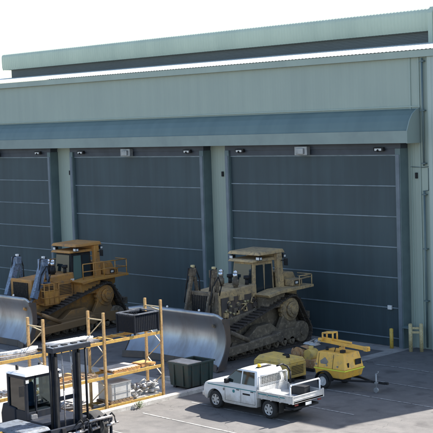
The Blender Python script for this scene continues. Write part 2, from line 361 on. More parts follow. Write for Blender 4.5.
# upper monitor roof, set back
UX0, UX1 = -84.4, -41.75
u = MB(); u.box(UX0+.7, UX1, 59.64, 70, 16.2, 17.1)
u.build('monitor_louvre', 'louvre', B)
corrugated([(59.30, 16.98), (59.22, 17.2), (59.20, 17.98), (59.24, 18.15), (59.36, 18.27), (59.6, 18.33), (64.6, 18.62), (70, 18.2)], UX0, UX1, .25, .02).build('monitor_roof', 'monitor', B)
u = MB(); u.prism([(59.26, 17.0), (59.24, 17.95), (59.28, 18.12), (59.39, 18.22), (59.6, 18.27), (64.6, 18.56), (70, 18.1), (70, 17.0)], UX0+.02, UX0+.1, 'x')
u.box(UX0+.1, UX1-.02, 59.3, 59.62, 16.99, 17.03)
u.build('monitor_end', 'monitor', B)
u = MB(); u.prism([(59.1, 16.25), (59.1, 18.0), (59.3, 18.35), (59.8, 18.48), (64.6, 18.75), (70, 18.45), (70, 16.25)], UX1, UX1+.3, 'x')
u.box(UX1+.3, XR, 59.2, 70, 16.2, 18.4)
u.build('monitor_parapet', 'monitor', B)
# canopy over the doors
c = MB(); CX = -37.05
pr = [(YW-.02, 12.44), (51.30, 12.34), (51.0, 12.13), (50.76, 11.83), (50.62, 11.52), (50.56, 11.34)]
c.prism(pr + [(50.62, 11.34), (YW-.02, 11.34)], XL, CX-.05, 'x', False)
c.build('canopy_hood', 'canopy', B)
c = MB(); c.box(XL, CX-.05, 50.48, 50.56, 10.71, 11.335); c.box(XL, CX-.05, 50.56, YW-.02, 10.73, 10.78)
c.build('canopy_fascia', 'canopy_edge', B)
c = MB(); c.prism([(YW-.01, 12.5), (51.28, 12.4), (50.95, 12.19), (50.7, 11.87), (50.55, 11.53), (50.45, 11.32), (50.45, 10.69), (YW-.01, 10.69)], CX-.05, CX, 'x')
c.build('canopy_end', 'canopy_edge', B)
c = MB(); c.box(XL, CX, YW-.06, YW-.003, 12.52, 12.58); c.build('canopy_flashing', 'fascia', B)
# doors, each with its frame posts, battens, lamps and motor box
for di, (x0, x1, pt) in enumerate(doors):
    d = MB(); d.box(x0, x1, 51.14, 51.2, .02, 10.07); dd = d.build('door', 'door', B)
    bt = MB(); z = 10.07
    while z > .2:
        bt.box(x0, x1, 51.105, 51.137, z-.026, z+.026); z -= pt
    bt.build('batten', 'door_bar', dd)
    for pa_, pb_ in ((x1+.004, x1+.33), (x0-.33, x0-.004)):
        f = MB(); f.box(pa_, pb_, 50.96, YW-.002, 0, 10.42); fo = f.build('door_post', 'frame', B)
        f = MB(); f.box(pa_+.04, pb_-.06, 50.93, 50.957, 0, 10.1); f.build('guide_rail', 'guide', fo)
    hd = MB(); hd.box(x0-.33, x1+.33, 51.0, 51.6, 10.42, 10.70); hd.box(x0, x1, 51.06, 51.35, 10.11, 10.418)
    hd.build('door_header', 'head', B)
    mb = MB(); xm = (x0+x1)/2-.2 if di != 1 else (x0+x1)/2-.4
    mb.box(xm-.45, xm+.45, 50.7, 50.998, 10.12, 10.6); mb.box(xm-.3, xm+.25, 50.6, 50.7, 10.18, 10.5)
    mb.build('motor_box', 'grey_metal', B, .02)
    for xl in (x0+.95, x1-1.0):
        lb = MB(); lb.box(xl-.32, xl+.32, 50.86, 50.998, 10.3, 10.5); lb.cyl((xl, 50.86, 10.36), (xl, 50.80, 10.30), .07, 8)
        lo = lb.build('door_lamp', 'black', B, .01)
        le = MB(); le.box(xl-.22, xl+.22, 50.82, 50.857, 10.32, 10.44); le.build('lens', 'lamp_white', lo, .01)
hb = MB(); hb.box(-38.95, -38.7, 51.0, 51.10, 1.98, 2.2); hb.build('door_handle', 'lamp_white', B, .01)
# small wall fittings on the piers and the right end
for xx in (-51.45, -66.15, -37.35):
    ft = MB(); ft.box(xx-.06, xx+.06, YW-.1, YW-.002, 8.85, 9.15); ft.build('wall_fitting', 'black', B, .01)
dp = MB()
dp.cyl((-36.82, YW-.12, .1), (-36.82, YW-.12, 8.2), .055, 10)
for zz in (2.5, 5.2, 8.0): dp.box(-36.95, -36.69, YW-.19, YW-.002, zz, zz+.06)
dp.build('downpipe', 'frame', B); dp = MB()
dp.cyl((-36.82, YW-.12, 9.5), (-36.82, YW-.12, 15.0), .055, 10)
for zz in (9.6, 12.3, 14.8): dp.box(-36.95, -36.69, YW-.19, YW-.002, zz, zz+.06)
dp.build('downpipe', 'frame', B)
cb = MB()
cb.tube([(-37.7, YW-.04, 9.45), (-36.9, YW-.04, 9.42), (-36.6, YW-.04, 9.46)], .018, 6); cb.tube([(-36.95, YW-.05, 8.2), (-36.6, YW-.05, 8.25), (-36.6, YW-.05, 9.4)], .018, 6)
cb.build('cable', 'frame', B)
pl = MB(); pl.box(-36.5, -33.5, YW-.14, YW-.002, 0, 15.04); pl.build('pilaster', 'pilaster', B)
for xx in (-37.65, -37.1):
    cd = MB(); cd.box(xx-.03, xx+.03, YW-.05, YW-.002, 0, 15.04); cd.build('flashing_strip', 'fascia', B)

# ------------------------------------------------------------------ bulldozers
def hull_path(circs, step):
    """convex loop round circles (y,z,r) listed counter-clockwise -> list of (y,z,angle)"""
    pts = []
    n = len(circs)
    tang = []
    for i in range(n):
        a = circs[i]; b = circs[(i+1) % n]
        d = Vector((b[0]-a[0], b[1]-a[1])); L = d.length; u = d/L
        # outer tangent on the right-hand side of travel (ccw loop => outside is right)
        s = (a[2]-b[2])/L; cc = math.sqrt(1-s*s)
        nn = Vector((u.y, -u.x))*cc + u*s
        tang.append((Vector(a[:2])+nn*a[2], Vector(b[:2])+nn*b[2], math.atan2(nn.y, nn.x)))
    path = []
    for i in range(n):
        p, q, an = tang[i]; path += [p, q]
        an2 = tang[(i+1) % n][2]
        while an2 < an: an2 += 2*PI
        c_ = circs[(i+1) % n]
        m = 14
        for k in range(1, m):
            t = an+(an2-an)*k/m; path.append(Vector((c_[0]+c_[2]*math.cos(t), c_[1]+c_[2]*math.sin(t))))
    path.append(path[0])
    out = []; acc = 0; nxt = 0
    for a, b in zip(path, path[1:]):
        L = (b-a).length
        while nxt <= acc+L and L > 1e-9:
            p = a+(b-a)*((nxt-acc)/L); out.append((p.x, p.y, math.atan2(b.y-a.y, b.x-a.x))); nxt += step
        acc += L
    return out

def make_dozer(name, label, loc, rz, worn):
    R_ = empty(name, loc, rz); tag(R_, label, 'bulldozer', 'bulldozers parked at the workshop doors')
    Y = 'cat2' if worn else 'cat'; A = 'mud' if worn else 'blue_grey'
    # undercarriage, dozer faces -y
    for sx in (1, -1):
        xo, xi = sx*2.03, sx*1.28
        xa, xb = min(xo, xi), max(xo, xi)
        fr = MB(); fr.box(xa+.12, xb-.12, -2.5, 2.8, .42, 1.02)
        fr.prism([(-1.4, 1.0), (1.0, 1.0), (.3, 1.5), (-.7, 1.45)], xa+.14, xb-.14, 'x')
        fr.prism([(.9, .95), (2.6, .95), (2.2, 1.9), (1.5, 1.9)], xa+.25, xb-.25, 'x')
        ta = fr.build('track_frame', Y if not worn else 'mud', R_, .03)
        tr = MB()
        loop = hull_path([(-2.55, .72, .66), (2.75, .72, .66), (1.95, 2.02, .72)], .305)
        for (py, pz, an) in loop:
            m = Matrix.Translation((0, py, pz)) @ Matrix.Rotation(an, 4, 'X')
            tr.box(xa, xb, -.145, .145, -.045, .03, m)
            tr.box(xa+.02, xb-.02, .07, .12, -.12, -.045, m)        # grouser
            tr.box(xa+.22, xb-.22, -.13, .13, .03, .12, m)           # link
        tr.build('track', 'track', ta)
        sp = MB(); sp.cyl((xa+.16, 1.95, 2.02), (xb-.16, 1.95, 2.02), .60, 24, smooth=True)
        for kk in range(16):
            t = 2*PI*kk/16; m = Matrix.Translation((0, 1.95, 2.02)) @ Matrix.Rotation(t, 4, 'X'); sp.box(xa+.28, xb-.28, -.07, .07, .55, .7, m)
        sp.cyl((xo-sx*.16, 1.95, 2.02), (xo+sx*.02, 1.95, 2.02), .40, 20); sp.cyl((xo+sx*.02, 1.95, 2.02), (xo+sx*.10, 1.95, 2.02), .24, 16)
        for kk in range(12):
            t = 2*PI*kk/12; sp.cyl((xo, 1.95+.33*math.cos(t), 2.02+.33*math.sin(t)), (xo+sx*.06, 1.95+.33*math.cos(t), 2.02+.33*math.sin(t)), .03, 6)
        sp.build('sprocket', Y, ta)
        for iy in (-2.55, 2.75):
            idl = MB(); idl.cyl((xa+.14, iy, .72), (xb-.14, iy, .72), .56, 22); idl.cyl((xo-sx*.14, iy, .72), (xo-sx*.02, iy, .72), .2, 12)
            idl.build('idler', 'mud', ta)
        for kk in range(7):
            ro = MB(); yy = -1.8+kk*.62; ro.cyl((xa+.12, yy, .36), (xb-.12, yy, .36), .2, 14); ro.cyl((xo-sx*.12, yy, .36), (xo-sx*.04, yy, .36), .1, 10); ro.build('roller', 'mud', ta)
    # hull between the tracks
    hu = MB(); hu.prism([(-2.7, .9), (-2.7, 1.9), (3.1, 2.6), (3.35, 2.2), (3.35, 1.0), (2.6, .75), (-2.2, .65)], -1.2, 1.2, 'x')
    hu.build('hull', 'mud' if worn else Y, R_, .04)
    # engine enclosure: narrower bonnet falling to the front
    en = MB()
    en.hexa([(-.98, -2.65, 1.75), (.98, -2.65, 1.75), (.98, .35, 1.75), (-.98, .35, 1.75)], [(-.90, -2.6, 3.34), (.90, -2.6, 3.34), (.90, .35, 3.52), (-.90, .35, 3.52)])
    eh = en.build('bonnet', Y, R_, .07, 3)
    for sx in (1, -1):
        if not worn:
            dr = MB()
            for k2 in range(2): dr.box(min(sx*.955, sx*1.0), max(sx*.955, sx*1.0), -2.2+k2*1.25, -1.1+k2*1.25, 1.95, 3.1)
            dr.build('engine_door', Y, eh, .03)
            dl = MB(); dl.box(min(sx*.985, sx*.995), max(sx*.985, sx*.995), .02, .28, 2.95, 3.15); dl.build('label_plate', 'lamp_white', eh)
            for k2 in range(2):
                gv = MB()
                for q in range(7): gv.box(min(sx*1.0, sx*1.012), max(sx*1.0, sx*1.012), -2.1+k2*1.25, -1.2+k2*1.25, 2.3+q*.09, 2.34+q*.09)
                gv.build('louvre', 'black', eh)
        else:
            # engine side stripped: open bays with pipes, pumps and filters
            op = MB(); op.box(min(sx*.95, sx*.985), max(sx*.95, sx*.985), -2.4, .1, 1.9, 3.05); op.build('engine_bay', 'blade_dark', eh)
            random.seed(11+sx)
            for q in range(30):
                ep = MB()
                yy = random.uniform(-2.3, .0); zz = random.uniform(1.95, 3.0); r = random.uniform(.06, .16)
                if q % 3 == 0: ep.cyl((sx*.95, yy, zz), (sx*(1.02+random.uniform(0, .12)), yy, zz), r*.8, 10)
                elif q % 3 == 1: ep.box(min(sx*.96, sx*1.1), max(sx*.96, sx*1.1), yy-r, yy+r*1.3, zz-r, zz+r)
                else: ep.tube([(sx*1.04, yy, zz), (sx*1.1, yy+random.uniform(-.4, .4), zz+random.uniform(-.3, .1)), (sx*1.0, yy+random.uniform(-.3, .3), zz-.35)], .035, 6)
                ep.build(('filter', 'casing', 'hose')[q % 3], random.choice((Y, 'mud', 'mud', 'blade_dark', Y)), eh)
            for q in range(10):
                yy = random.uniform(-2.3, -.05); zz = random.uniform(2.0, 3.0); ep = MB(); ep.cyl((sx*.98, yy, zz), (sx*1.13, yy, zz), .05, 8); ep.build('fitting', 'post', eh)
    rg = MB(); rg.box(-1.02, 1.02, -2.86, -2.62, 1.3, 3.38); rg.build('radiator_guard', Y if not worn else 'mud', R_, .05)
    gr = MB(); gr.box(-.7, .7, -2.90, -2.862, 1.5, 3.2)
    gr.build('grille', 'black', R_)
    gb = MB()
    for q in range(11): gb.box(-.67+q*.13, -.635+q*.13, -2.93, -2.902, 1.5, 3.2)
    gb.build('grille_bars', 'track', R_)
    # exhaust stacks and air cleaners
    for ex, ey in (((.62, -.95), (-.45, -.95)) if worn else ((.32, -.75), (-.12, -.75))):
        st = MB(); st.cyl((ex, ey, 3.4), (ex, ey, 3.98), .12, 14); st.cyl((ex, ey, 3.55), (ex, ey, 3.85), .17, 14)
        so = st.build('exhaust_stack', 'mud' if worn else 'black', R_)
        st = MB(); st.cyl((ex, ey, 3.98), (ex, ey, 4.17), .13, 14); st.cyl((ex, ey, 4.17), (ex+.0, ey+.08, 4.28), .13, 14, .11); st.build('exhaust_tip', 'chrome', so)
    for ex in (.62, -.62):
        st = MB(); st.cyl((ex, -.1, 3.45), (ex, -.1, 3.8), .10, 12); st.cyl((ex, -.1, 3.8), (ex, -.1, 3.96), .17, 14); st.build('air_cleaner', 'black', R_)
    # lift cylinders on the front corners, running down to the blade
    for sx in (1, -1):
        X0, YO = (sx*.78, 0.0) if worn else (sx*1.28, .55)
        lc = MB()
        BW = .16 if worn else .32; lc.bar((X0, -2.72+YO, 4.35), (X0, -3.25+YO*.6, 2.35), BW, BW+.03)
        lc.cyl((X0+sx*.17, -2.66+YO, 4.2), (X0+sx*.17, -3.0+YO, 2.9), .045, 8)
        HB = .14 if worn else .27; lc.box(X0-HB, X0+HB, -2.9+YO, -2.55+YO, 4.16, 4.56); lc.bar((X0, -2.55+YO, 4.1), (X0, -2.35+YO, 3.1), .12, .16); lc.bar((X0, -2.4+YO, 3.15), (sx*.8, -2.5+YO, 3.1), .14, .12)
        co = lc.build('lift_cylinder', A, R_, .04)
        rd = MB(); rd.cyl((X0, -3.24+YO*.6, 2.4), (sx*1.05, -3.85, 1.2), .08, 10); rd.build('cylinder_rod', 'steel', co)
        hs = MB(); hs.tube([(X0-sx*.2, -2.4+YO, 3.3), (X0-sx*.18, -2.4+YO, 4.0), (X0, -2.5+YO, 4.62), (X0+sx*.05, -2.95+YO, 4.55), (X0+sx*.1, -3.1+YO, 3.5)], .035, 6); hs.tube([(X0+sx*.12, -2.45+YO, 3.2), (X0+sx*.2, -2.35+YO, 3.7), (X0+sx*.24, -2.6+YO, 4.2), (X0+sx*.2, -3.0+YO, 3.7), (X0+sx*.16, -3.2+YO, 2.8)], .03, 6)
        hs.build('hose', 'black', co)
        ll = MB(); ll.box(X0-.09, X0+.09, -2.75+YO, -2.6+YO, 4.58, 4.72); ll.build('work_lamp', 'post' if worn else 'lamp_white', co, .02)
    # cab
    cb_ = MB()
    cb_.hexa([(-.82, .12, 2.6), (.82, .12, 2.6), (.92, 1.75, 2.6), (-.92, 1.75, 2.6)], [(-.72, .32, 4.62), (.72, .32, 4.62), (.84, 1.70, 4.62), (-.84, 1.70, 4.62)])
    ca = cb_.build('cab', Y if worn else 'black', R_, .05)
    for sx in (1, -1):
        # side door glass follows the leaning side
        def S(y, z): 
            t = (z-2.6)/2.02; w0 = .82+(y-.12)/1.63*.10; w1 = .72+(y-.32)/1.38*.12
            return sx*(w0+(w1-w0)*t+.012)
        for (ya, yb, nm, mt) in ((.42, .98, 'door_glass', 'green_glass' if not worn else 'glass'), (1.06, 1.6, 'side_glass', 'glass')):
            gq = MB(); za, zb = 2.95, 4.45
            pts = [(S(ya-.06, za), ya-.06, za), (S(yb, za), yb, za), (S(yb, zb), yb, zb), (S(ya+.06, zb), ya+.06, zb)]
            pts2 = [(p[0]-sx*.03, p[1], p[2]) for p in pts]
            gq.add(pts+pts2, [(0, 1, 2, 3), (7, 6, 5, 4), (0, 4, 5, 1), (1, 5, 6, 2), (2, 6, 7, 3), (3, 7, 4, 0)]); gq.build(nm, mt, ca)
    gq = MB(); gq.hexa([(-.68, .15, 3.35), (.68, .15, 3.35), (.68, .22, 3.35), (-.68, .22, 3.35)], [(-.62, .27, 4.5), (.62, .27, 4.5), (.62, .33, 4.5), (-.62, .33, 4.5)]); gq.build('windscreen', 'glass', ca)
    rf = MB(); rf.hexa([(-.92, .05, 4.63), (.92, .05, 4.63), (.98, 1.85, 4.63), (-.98, 1.85, 4.63)], [(-.85, .12, 4.76), (.85, .12, 4.76), (.9, 1.8, 4.80), (-.9, 1.8, 4.80)]); rf.build('cab_roof', Y, ca, .04)
    # rollover frame: two posts and a slab roof
    rp = MB()
    for sx in (1, -1): rp.hexa([(sx*1.12-.14, 1.75, 2.55), (sx*1.12+.14, 1.75, 2.55), (sx*1.12+.14, 2.2, 2.55), (sx*1.12-.14, 2.2, 2.55)], [(sx*1.02-.14, 1.75, 4.98), (sx*1.02+.14, 1.75, 4.98), (sx*1.02+.14, 2.12, 4.98), (sx*1.02-.14, 2.12, 4.98)])
    rp.box(-1.0, 1.0, 1.8, 2.1, 4.72, 4.98)
    rp.build('rollover_frame', Y, R_, .04)
    rr = MB(); rr.hexa([(-1.18, .30, 4.99), (1.18, .30, 4.99), (1.18, 2.35, 4.99), (-1.18, 2.35, 4.99)], [(-1.1, .4, 5.15), (1.1, .4, 5.15), (1.1, 2.28, 5.2), (-1.1, 2.28, 5.2)])
    ro = rr.build('rollover_roof', Y, R_, .04)
    for (lx, ly) in ((.98, .5), (-.98, .5), (1.1, 2.25), (-1.1, 2.25)):
        ll = MB(); ll.box(lx-.14, lx+.14, ly-.1, ly+.1, 4.72, 4.92); ll.cyl((lx, ly, 4.9), (lx, ly, 5.0), .03, 6)
        lo = ll.build('work_lamp', 'black', ro, .02)
        sgn = 1 if ly > 1 else -1
        l2 = MB(); l2.box(lx-.11, lx+.11, min(ly+sgn*.102, ly+sgn*.112), max(ly+sgn*.102, ly+sgn*.112), 4.75, 4.89); l2.box(lx+.142 if lx > 0 else lx-.15, lx+.15 if lx > 0 else lx-.142, ly-.07, ly+.07, 4.76, 4.88); l2.build('lens', 'lamp_white', lo)
    mr = MB(); mr.box(1.42, 1.68, 1.95, 2.0, 4.35, 4.72); mr.tube([(1.15, 2.0, 4.6), (1.45, 2.0, 4.6)], .025, 6); mr.build('mirror', 'black', R_)
    # fenders, decks and fuel tank
    for sx in (1, -1):
        a0, a1 = sorted((sx*1.02, sx*2.08))
        fd = MB(); fd.prism([(.1, 2.86), (1.0, 2.98), (3.6, 3.06), (3.6, 3.2), (1.0, 3.16), (-.05, 3.0)], a0, a1, 'x')
        fd.build('fender', Y if worn else 'rail_y', R_, .02)
        dk = MB(); dk.box(min(sx*1.0, sx*1.7), max(sx*1.0, sx*1.7), .2, 1.7, 2.2, 2.95); dk.build('deck_box', 'mud' if worn else Y, R_, .03)
    tk = MB(); tk.prism([(2.25, 2.5), (3.45, 2.5), (3.5, 3.3), (3.2, 3.85), (2.25, 3.9)], -.98, .98, 'x'); tk.build('fuel_tank', Y, R_, .06)
    bxs = MB(); bxs.box(1.1, 1.7, 2.3, 3.1, 3.2, 3.55); bxs.build('battery_box', Y, R_, .03)
    dc = MB(); dc.box(1.702, 1.715, 2.45, 2.95, 3.26, 3.48); dc.build('plate', 'black', R_)
    dc = MB(); dc.box(1.716, 1.722, 2.52, 2.72, 3.31, 3.43); dc.build('plate_mark', 'lamp_white', R_)
    # handrails
    zt = 4.05 if not worn else 3.75
    for sx in (1, -1):
        hr = MB(); xx = sx*2.02
        posts = [.15, .95, 1.75, 2.6, 3.5] if not worn else [2.5, 3.5]
        for yy in posts: hr.tube([(xx, yy, 3.15), (xx, yy, zt)], .03, 6)
        hr.tube([(xx, posts[0], zt), (xx, 3.5, zt)], .03, 6); hr.tube([(xx, posts[0], 3.6), (xx, 3.5, 3.6)], .024, 6)
        hr.tube([(xx, 3.5, zt), (sx*1.0, 3.5, zt)], .03, 6); hr.tube([(xx, 3.5, 3.6), (sx*1.0, 3.5, 3.6)], .024, 6)
        hr.build('handrail', 'rail_y' if not worn else Y, R_)
    if not worn:
        # side ladder cage beside the engine
        lad = MB()
        for yy in (-2.5, -2.15, -1.8, -1.45): lad.tube([(1.75, yy, 1.95), (1.75, yy, 3.15)], .025, 6)
        for zz in (1.95, 2.35, 2.75, 3.15): lad.tube([(1.05, -2.5, zz), (1.75, -2.5, zz), (1.75, -1.45, zz), (1.05, -1.45, zz)], .025, 6)
        lad.box(1.0, 1.73, -2.48, -1.47, 1.9, 1.96)
        lad.build('access_platform', 'rail_y', R_)
        lp = MB(); lp.box(1.735, 1.742, -2.45, -1.5, 2.0, 2.72); lp.build('side_panel', 'rail_y', R_)
    # push arms and braces
    for sx in (1, -1):
        pa = MB(); pa.bar((sx*2.32, .4, .8), (sx*2.45, -4.3, .55), .26, .42); pa.cyl((sx*2.0, .4, .8), (sx*2.5, .4, .8), .28, 14)
        po = pa.build('push_arm', Y if not worn else 'mud', R_, .04)
        br = MB(); br.cyl((sx*2.36, -1.9, .95), (sx*2.3, -3.2, 1.55), .12, 12); br.cyl((sx*2.3, -3.2, 1.55), (sx*2.25, -4.35, 2.05), .075, 10); br.build('brace', Y if not worn else 'mud', po)
    # blade: concave shell with forward wings
    n, mz = 36, 14; W2 = 3.5
    def bl(x, t, off):
        z = .05+2.62*t
        y = -4.88 + .46*math.sin(PI*min(1, t*1.02)) + .48*t + off
        wx = max(0, abs(x)-2.35)
        return (x, y-wx*.40, z - (.10*max(0, abs(x)-2.9)/.6 if t > .9 else 0))
    vs = []; 
    for off in (0, .10):
        for i in range(n+1):
            x = -W2+2*W2*i/n
            for j in range(mz+1): vs.append(bl(x, j/mz, off))
    K = (n+1)*(mz+1); fs = []
    def id_(o, i, j): return o*K+i*(mz+1)+j
    for i in range(n):
        for j in range(mz):
            fs.append((id_(0, i, j), id_(0, i+1, j), id_(0, i+1, j+1), id_(0, i, j+1)))
            fs.append((id_(1, i, j+1), id_(1, i+1, j+1), id_(1, i+1, j), id_(1, i, j)))
    for i in range(n):
        fs.append((id_(0, i, mz), id_(0, i+1, mz), id_(1, i+1, mz), id_(1, i, mz))); fs.append((id_(1, i, 0), id_(1, i+1, 0), id_(0, i+1, 0), id_(0, i, 0)))
    b_ = MB(); b_.add(vs, fs, True); bo = b_.build('blade', 'blade', R_)
    for sx in (1, -1):
        e = MB(); x = sx*W2
        poly = [bl(x, j/mz, -.07)[1:] for j in range(mz+1)] + [(-4.45, 2.5), (-4.4, 1.4), (-4.8, .1)]
        a0, a1 = sorted((x+sx*.003, x+sx*.07)); e.prism(poly, a0, a1, 'x'); e.build('end_plate', 'blade_dark', bo)
    e = MB()
    for i in range(n):
        if i % 4 == 3: continue
    for (xa_, xb_) in ((-3.5, -2.36), (-2.34, -.01), (.01, 2.34), (2.36, 3.5)):
        p = bl(xa_, 0, -.05); q = bl(xb_, 0, -.05)
        e.hexa([(p[0], p[1]-.02, .02), (q[0], q[1]-.02, .02), (q[0], q[1]+.035, .02), (p[0], p[1]+.035, .02)], [(p[0], p[1]+.02, .36), (q[0], q[1]+.02, .36), (q[0], q[1]+.045, .36), (p[0], p[1]+.045, .36)])
    e.build('cutting_edge', 'blade_dark', bo)
    e = MB()
    for q in range(-2, 3): e.prism([(-4.55, .2), (-3.85, .35), (-3.8, 2.2), (-4.15, 2.5), (-4.12, 1.4)], q*1.05-.05, q*1.05+.05, 'x')
    e.box(-2.3, 2.3, -4.35, -3.8, .45, .8); e.box(-2.3, 2.3, -4.1, -3.83, 1.85, 2.1)
    e.build('blade_back', 'blade_dark' if worn else 'mud', bo)
    for xx in (-1.0, 1.35):
        e = MB(); e.ball((xx, -4.36, 2.74), .06, 8); e.build('guide_knob', 'lamp_white', bo)
    # ripper carried at the back
    rp = MB(); rp.box(-.9, .9, 3.35, 3.75, 1.0, 1.9); rp.box(-1.3, 1.3, 3.75, 4.1, 1.2, 1.6)
    for sx in (1, -1): rp.cyl((sx*.7, 3.4, 2.3), (sx*.8, 3.95, 1.6), .1, 10)
    rp.prism([(3.78, .25), (4.0, .3), (4.08, 1.2), (3.8, 1.2)], -.12, .12, 'x')
    rp.build('ripper', 'mud', R_, .02)
    return R_
make_dozer('bulldozer', 'orange yellow bulldozer with orange handrails and blue grey lift arms, left of the green pier', (-58.05, 44.2, 0), 0.0, False)
make_dozer('bulldozer', 'mud caked bulldozer with its engine side stripped open, in front of the nearest door', (-45.0, 46.15, 0), 0.0, True)

# ------------------------------------------------------------------ pallet racking
RX0, RX1 = -40.68, -39.65
FY = [26.1, 29.22, 32.36, 35.62]
rk = empty('pallet_rack', (0, 0, 0)); tag(rk, 'ochre yellow steel pallet rack loaded with parts along the kerb', 'rack')
ZT = 4.32
for yy in FY:
    zt = ZT-.1 if yy == 32.36 else ZT+.05
    f = MB()
    for xx in (RX0, RX1):
        f.box(xx-.045, xx+.045, yy-.055, yy+.055, .02, zt); f.box(xx-.09, xx+.09, yy-.09, yy+.09, .008, .02)
    f.build('upright', 'rack', rk, .006)
    br = MB(); z = .3; s = 0
    br.bar((RX0+.05, yy, zt-.32), (RX1-.05, yy, zt-.32), .045, .045); br.bar((RX0+.05, yy, .18), (RX1-.05, yy, .18), .045, .045)
    while z < zt-.45:
        a, b2 = (RX0+.05, RX1-.05) if s == 0 else (RX1-.05, RX0+.05)
        z2 = min(z+.72, zt-.32); br.bar((a, yy+.0, z), (b2, yy+.0, z2), .04, .03); z = z2; s = 1-s
    br.build('brace', 'pale_brace', rk)
for a, b2 in zip(FY, FY[1:]):
    for zz in (3.0, 1.52, .22):
        for xx in (RX0, RX1):
            bm_ = MB(); sx = 1 if xx == RX1 else -1
            bm_.box(xx-.03, xx+.03, a+.06, b2-.06, zz-.13, zz)
            bm_.box(xx-.035, xx+.05, a+.057, a+.065, zz-.18, zz+.05); bm_.box(xx-.035, xx+.05, b2-.065, b2-.057, zz-.18, zz+.05)
            bm_.build('beam', 'rack_beam', rk, .004)
# mesh deck boards on the beams
for (a, b2, zz) in ((32.5, 35.5, 3.0),):
    d = MB()
    for q in range(4): d.box(RX0+.03, RX1-.03, a+.3+q*.75, a+.38+q*.75, zz+.002, zz+.03)
    d.build('deck_bar', 'rack_beam', rk)

def pallet(x, y, z, wx, wy, label, mat='wood', rz=0):
    m = MB()
    n = 6
    for q in range(n):
        t = -wy/2+(q+.5)*wy/n; m.box(-wx/2, wx/2, t-wy/n*.4, t+wy/n*.4, .10, .125)
    for q in (-1, 0, 1): m.box(q*(wx/2-.06)-.05, q*(wx/2-.06)+.05, -wy/2, wy/2, .02, .099)
    for q in (-1, 0, 1): m.box(-wx/2, wx/2, q*(wy/2-.07)-.05, q*(wy/2-.07)+.05, 0, .0195)
    o = m.build('pallet', mat); o.location = (x, y, z); o.rotation_euler = (0, 0, rz); tag(o, label, 'pallet', 'pallets on the rack'); return o

# stillage crate on the top level
cr = empty('stillage_crate', (-40.17, 34.72, 3.035), .02)
tag(cr, 'dark blue slatted metal stillage crate on the top level of the rack', 'crate')
W_, D_, H_ = .56, .70, .84
m = MB()
for sx in (1, -1):
    for sy in (1, -1): m.box(sx*W_-.035, sx*W_+.035, sy*D_-.035, sy*D_+.035, 0, H_)
m.box(-W_, W_, -D_, D_, .08, .11)
m.build('crate_frame', 'crate', cr)
for sy in (1, -1):
    m = MB()
    for q in range(13): x = -W_+.06+q*(2*W_-.12)/12; m.box(x-.035, x+.035, sy*D_-.012, sy*D_+.012, .11, H_-.05)
    m.box(-W_+.03, W_-.03, sy*D_-.004, sy*D_+.004, .11, H_-.1)
    m.build('side_panel', 'crate', cr)
for sx in (1, -1):
    m = MB()
    for q in range(13): y = -D_+.06+q*(2*D_-.12)/12; m.box(sx*W_-.012, sx*W_+.012, y-.035, y+.035, .11, H_-.05)
    m.box(sx*W_-.004, sx*W_+.004, -D_+.03, D_-.03, .11, H_-.1)
    m.build('side_panel', 'crate', cr)
m = MB()
for sy in (1, -1): m.box(-W_-.04, W_+.04, sy*D_-.04, sy*D_+.04, H_, H_+.05)
for sx in (1, -1): m.box(sx*W_-.04, sx*W_+.04, -D_+.041, D_-.041, H_, H_+.05)
m.build('rim', 'crate_rim', cr)

# loads on the rack
def thing_mesh(name, mb, mat, label, cat, loc=(0, 0, 0), rz=0, group=None, bevel=0):
    o = mb.build(name, mat, None, bevel); o.location = loc; o.rotation_euler = (0, 0, rz); return tag(o, label, cat, group)
# top level, middle bay: steel plates and bars
random.seed(3)
m = MB()
for q in range(5): m.box(-.50+random.uniform(-.04, .04), .50+random.uniform(-.04, .04), -.9+random.uniform(-.1, .1), .9+random.uniform(-.1, .1), q*.022, q*.022+.018)
thing_mesh('steel_plate_stack', m, 'steel', 'stack of thin bare steel plates on the top level left of the crate', 'steel plates', (-40.17, 31.2, 3.003), .05)
m = MB()
for q in range(4): m.cyl((-.3+q*.17, -1.1, .05), (-.33+q*.18, 1.1, .05+.02*q), .045, 8)
thing_mesh('pipe_bundle', m, 'plastic_w', 'pale pipes lying on the steel plates of the rack', 'pipes', (-40.2, 30.9, 3.12), -.04)
# curved parts (cutting edges) at the left
for i, (px, py, pz, r, mt, lb) in enumerate(((-40.0, 27.9, 3.003, .95, 'steel', 'curved worn steel edge lying lowest on the left end of the top rack level'), (-40.15, 28.25, 3.12, .8, 'plastic_w', 'pale curved edge strip lying on top of the darker curved edge'))):
    m = MB(); n = 14
    for q in range(n):
        a0 = -1.25+2.5*q/n; a1 = -1.25+2.5*(q+1)/n
        P0 = Vector((math.cos(a0)*r*.45-.3, math.sin(a0)*r*1.35, 0)); P1 = Vector((math.cos(a1)*r*.45-.3, math.sin(a1)*r*1.35, 0))
        m.bar(P0+Vector((0, 0, .05)), P1+Vector((0, 0, .05)), .26, .1)
    thing_mesh('curved_edge', m, mt, lb, 'machine part', (px, py, pz), 0)
m = MB()
for q in range(3): m.cyl((q*.12, -.2, .06+q*.02), (q*.12+.1, .35, .06), .06, 8)
m.box(-.3, .4, -.35, -.1, 0, .1)
thing_mesh('tool_bundle', m, 'black', 'small dark heap of tools between the curved edges and the plates', 'tools', (-40.2, 29.75, 3.003), .3)
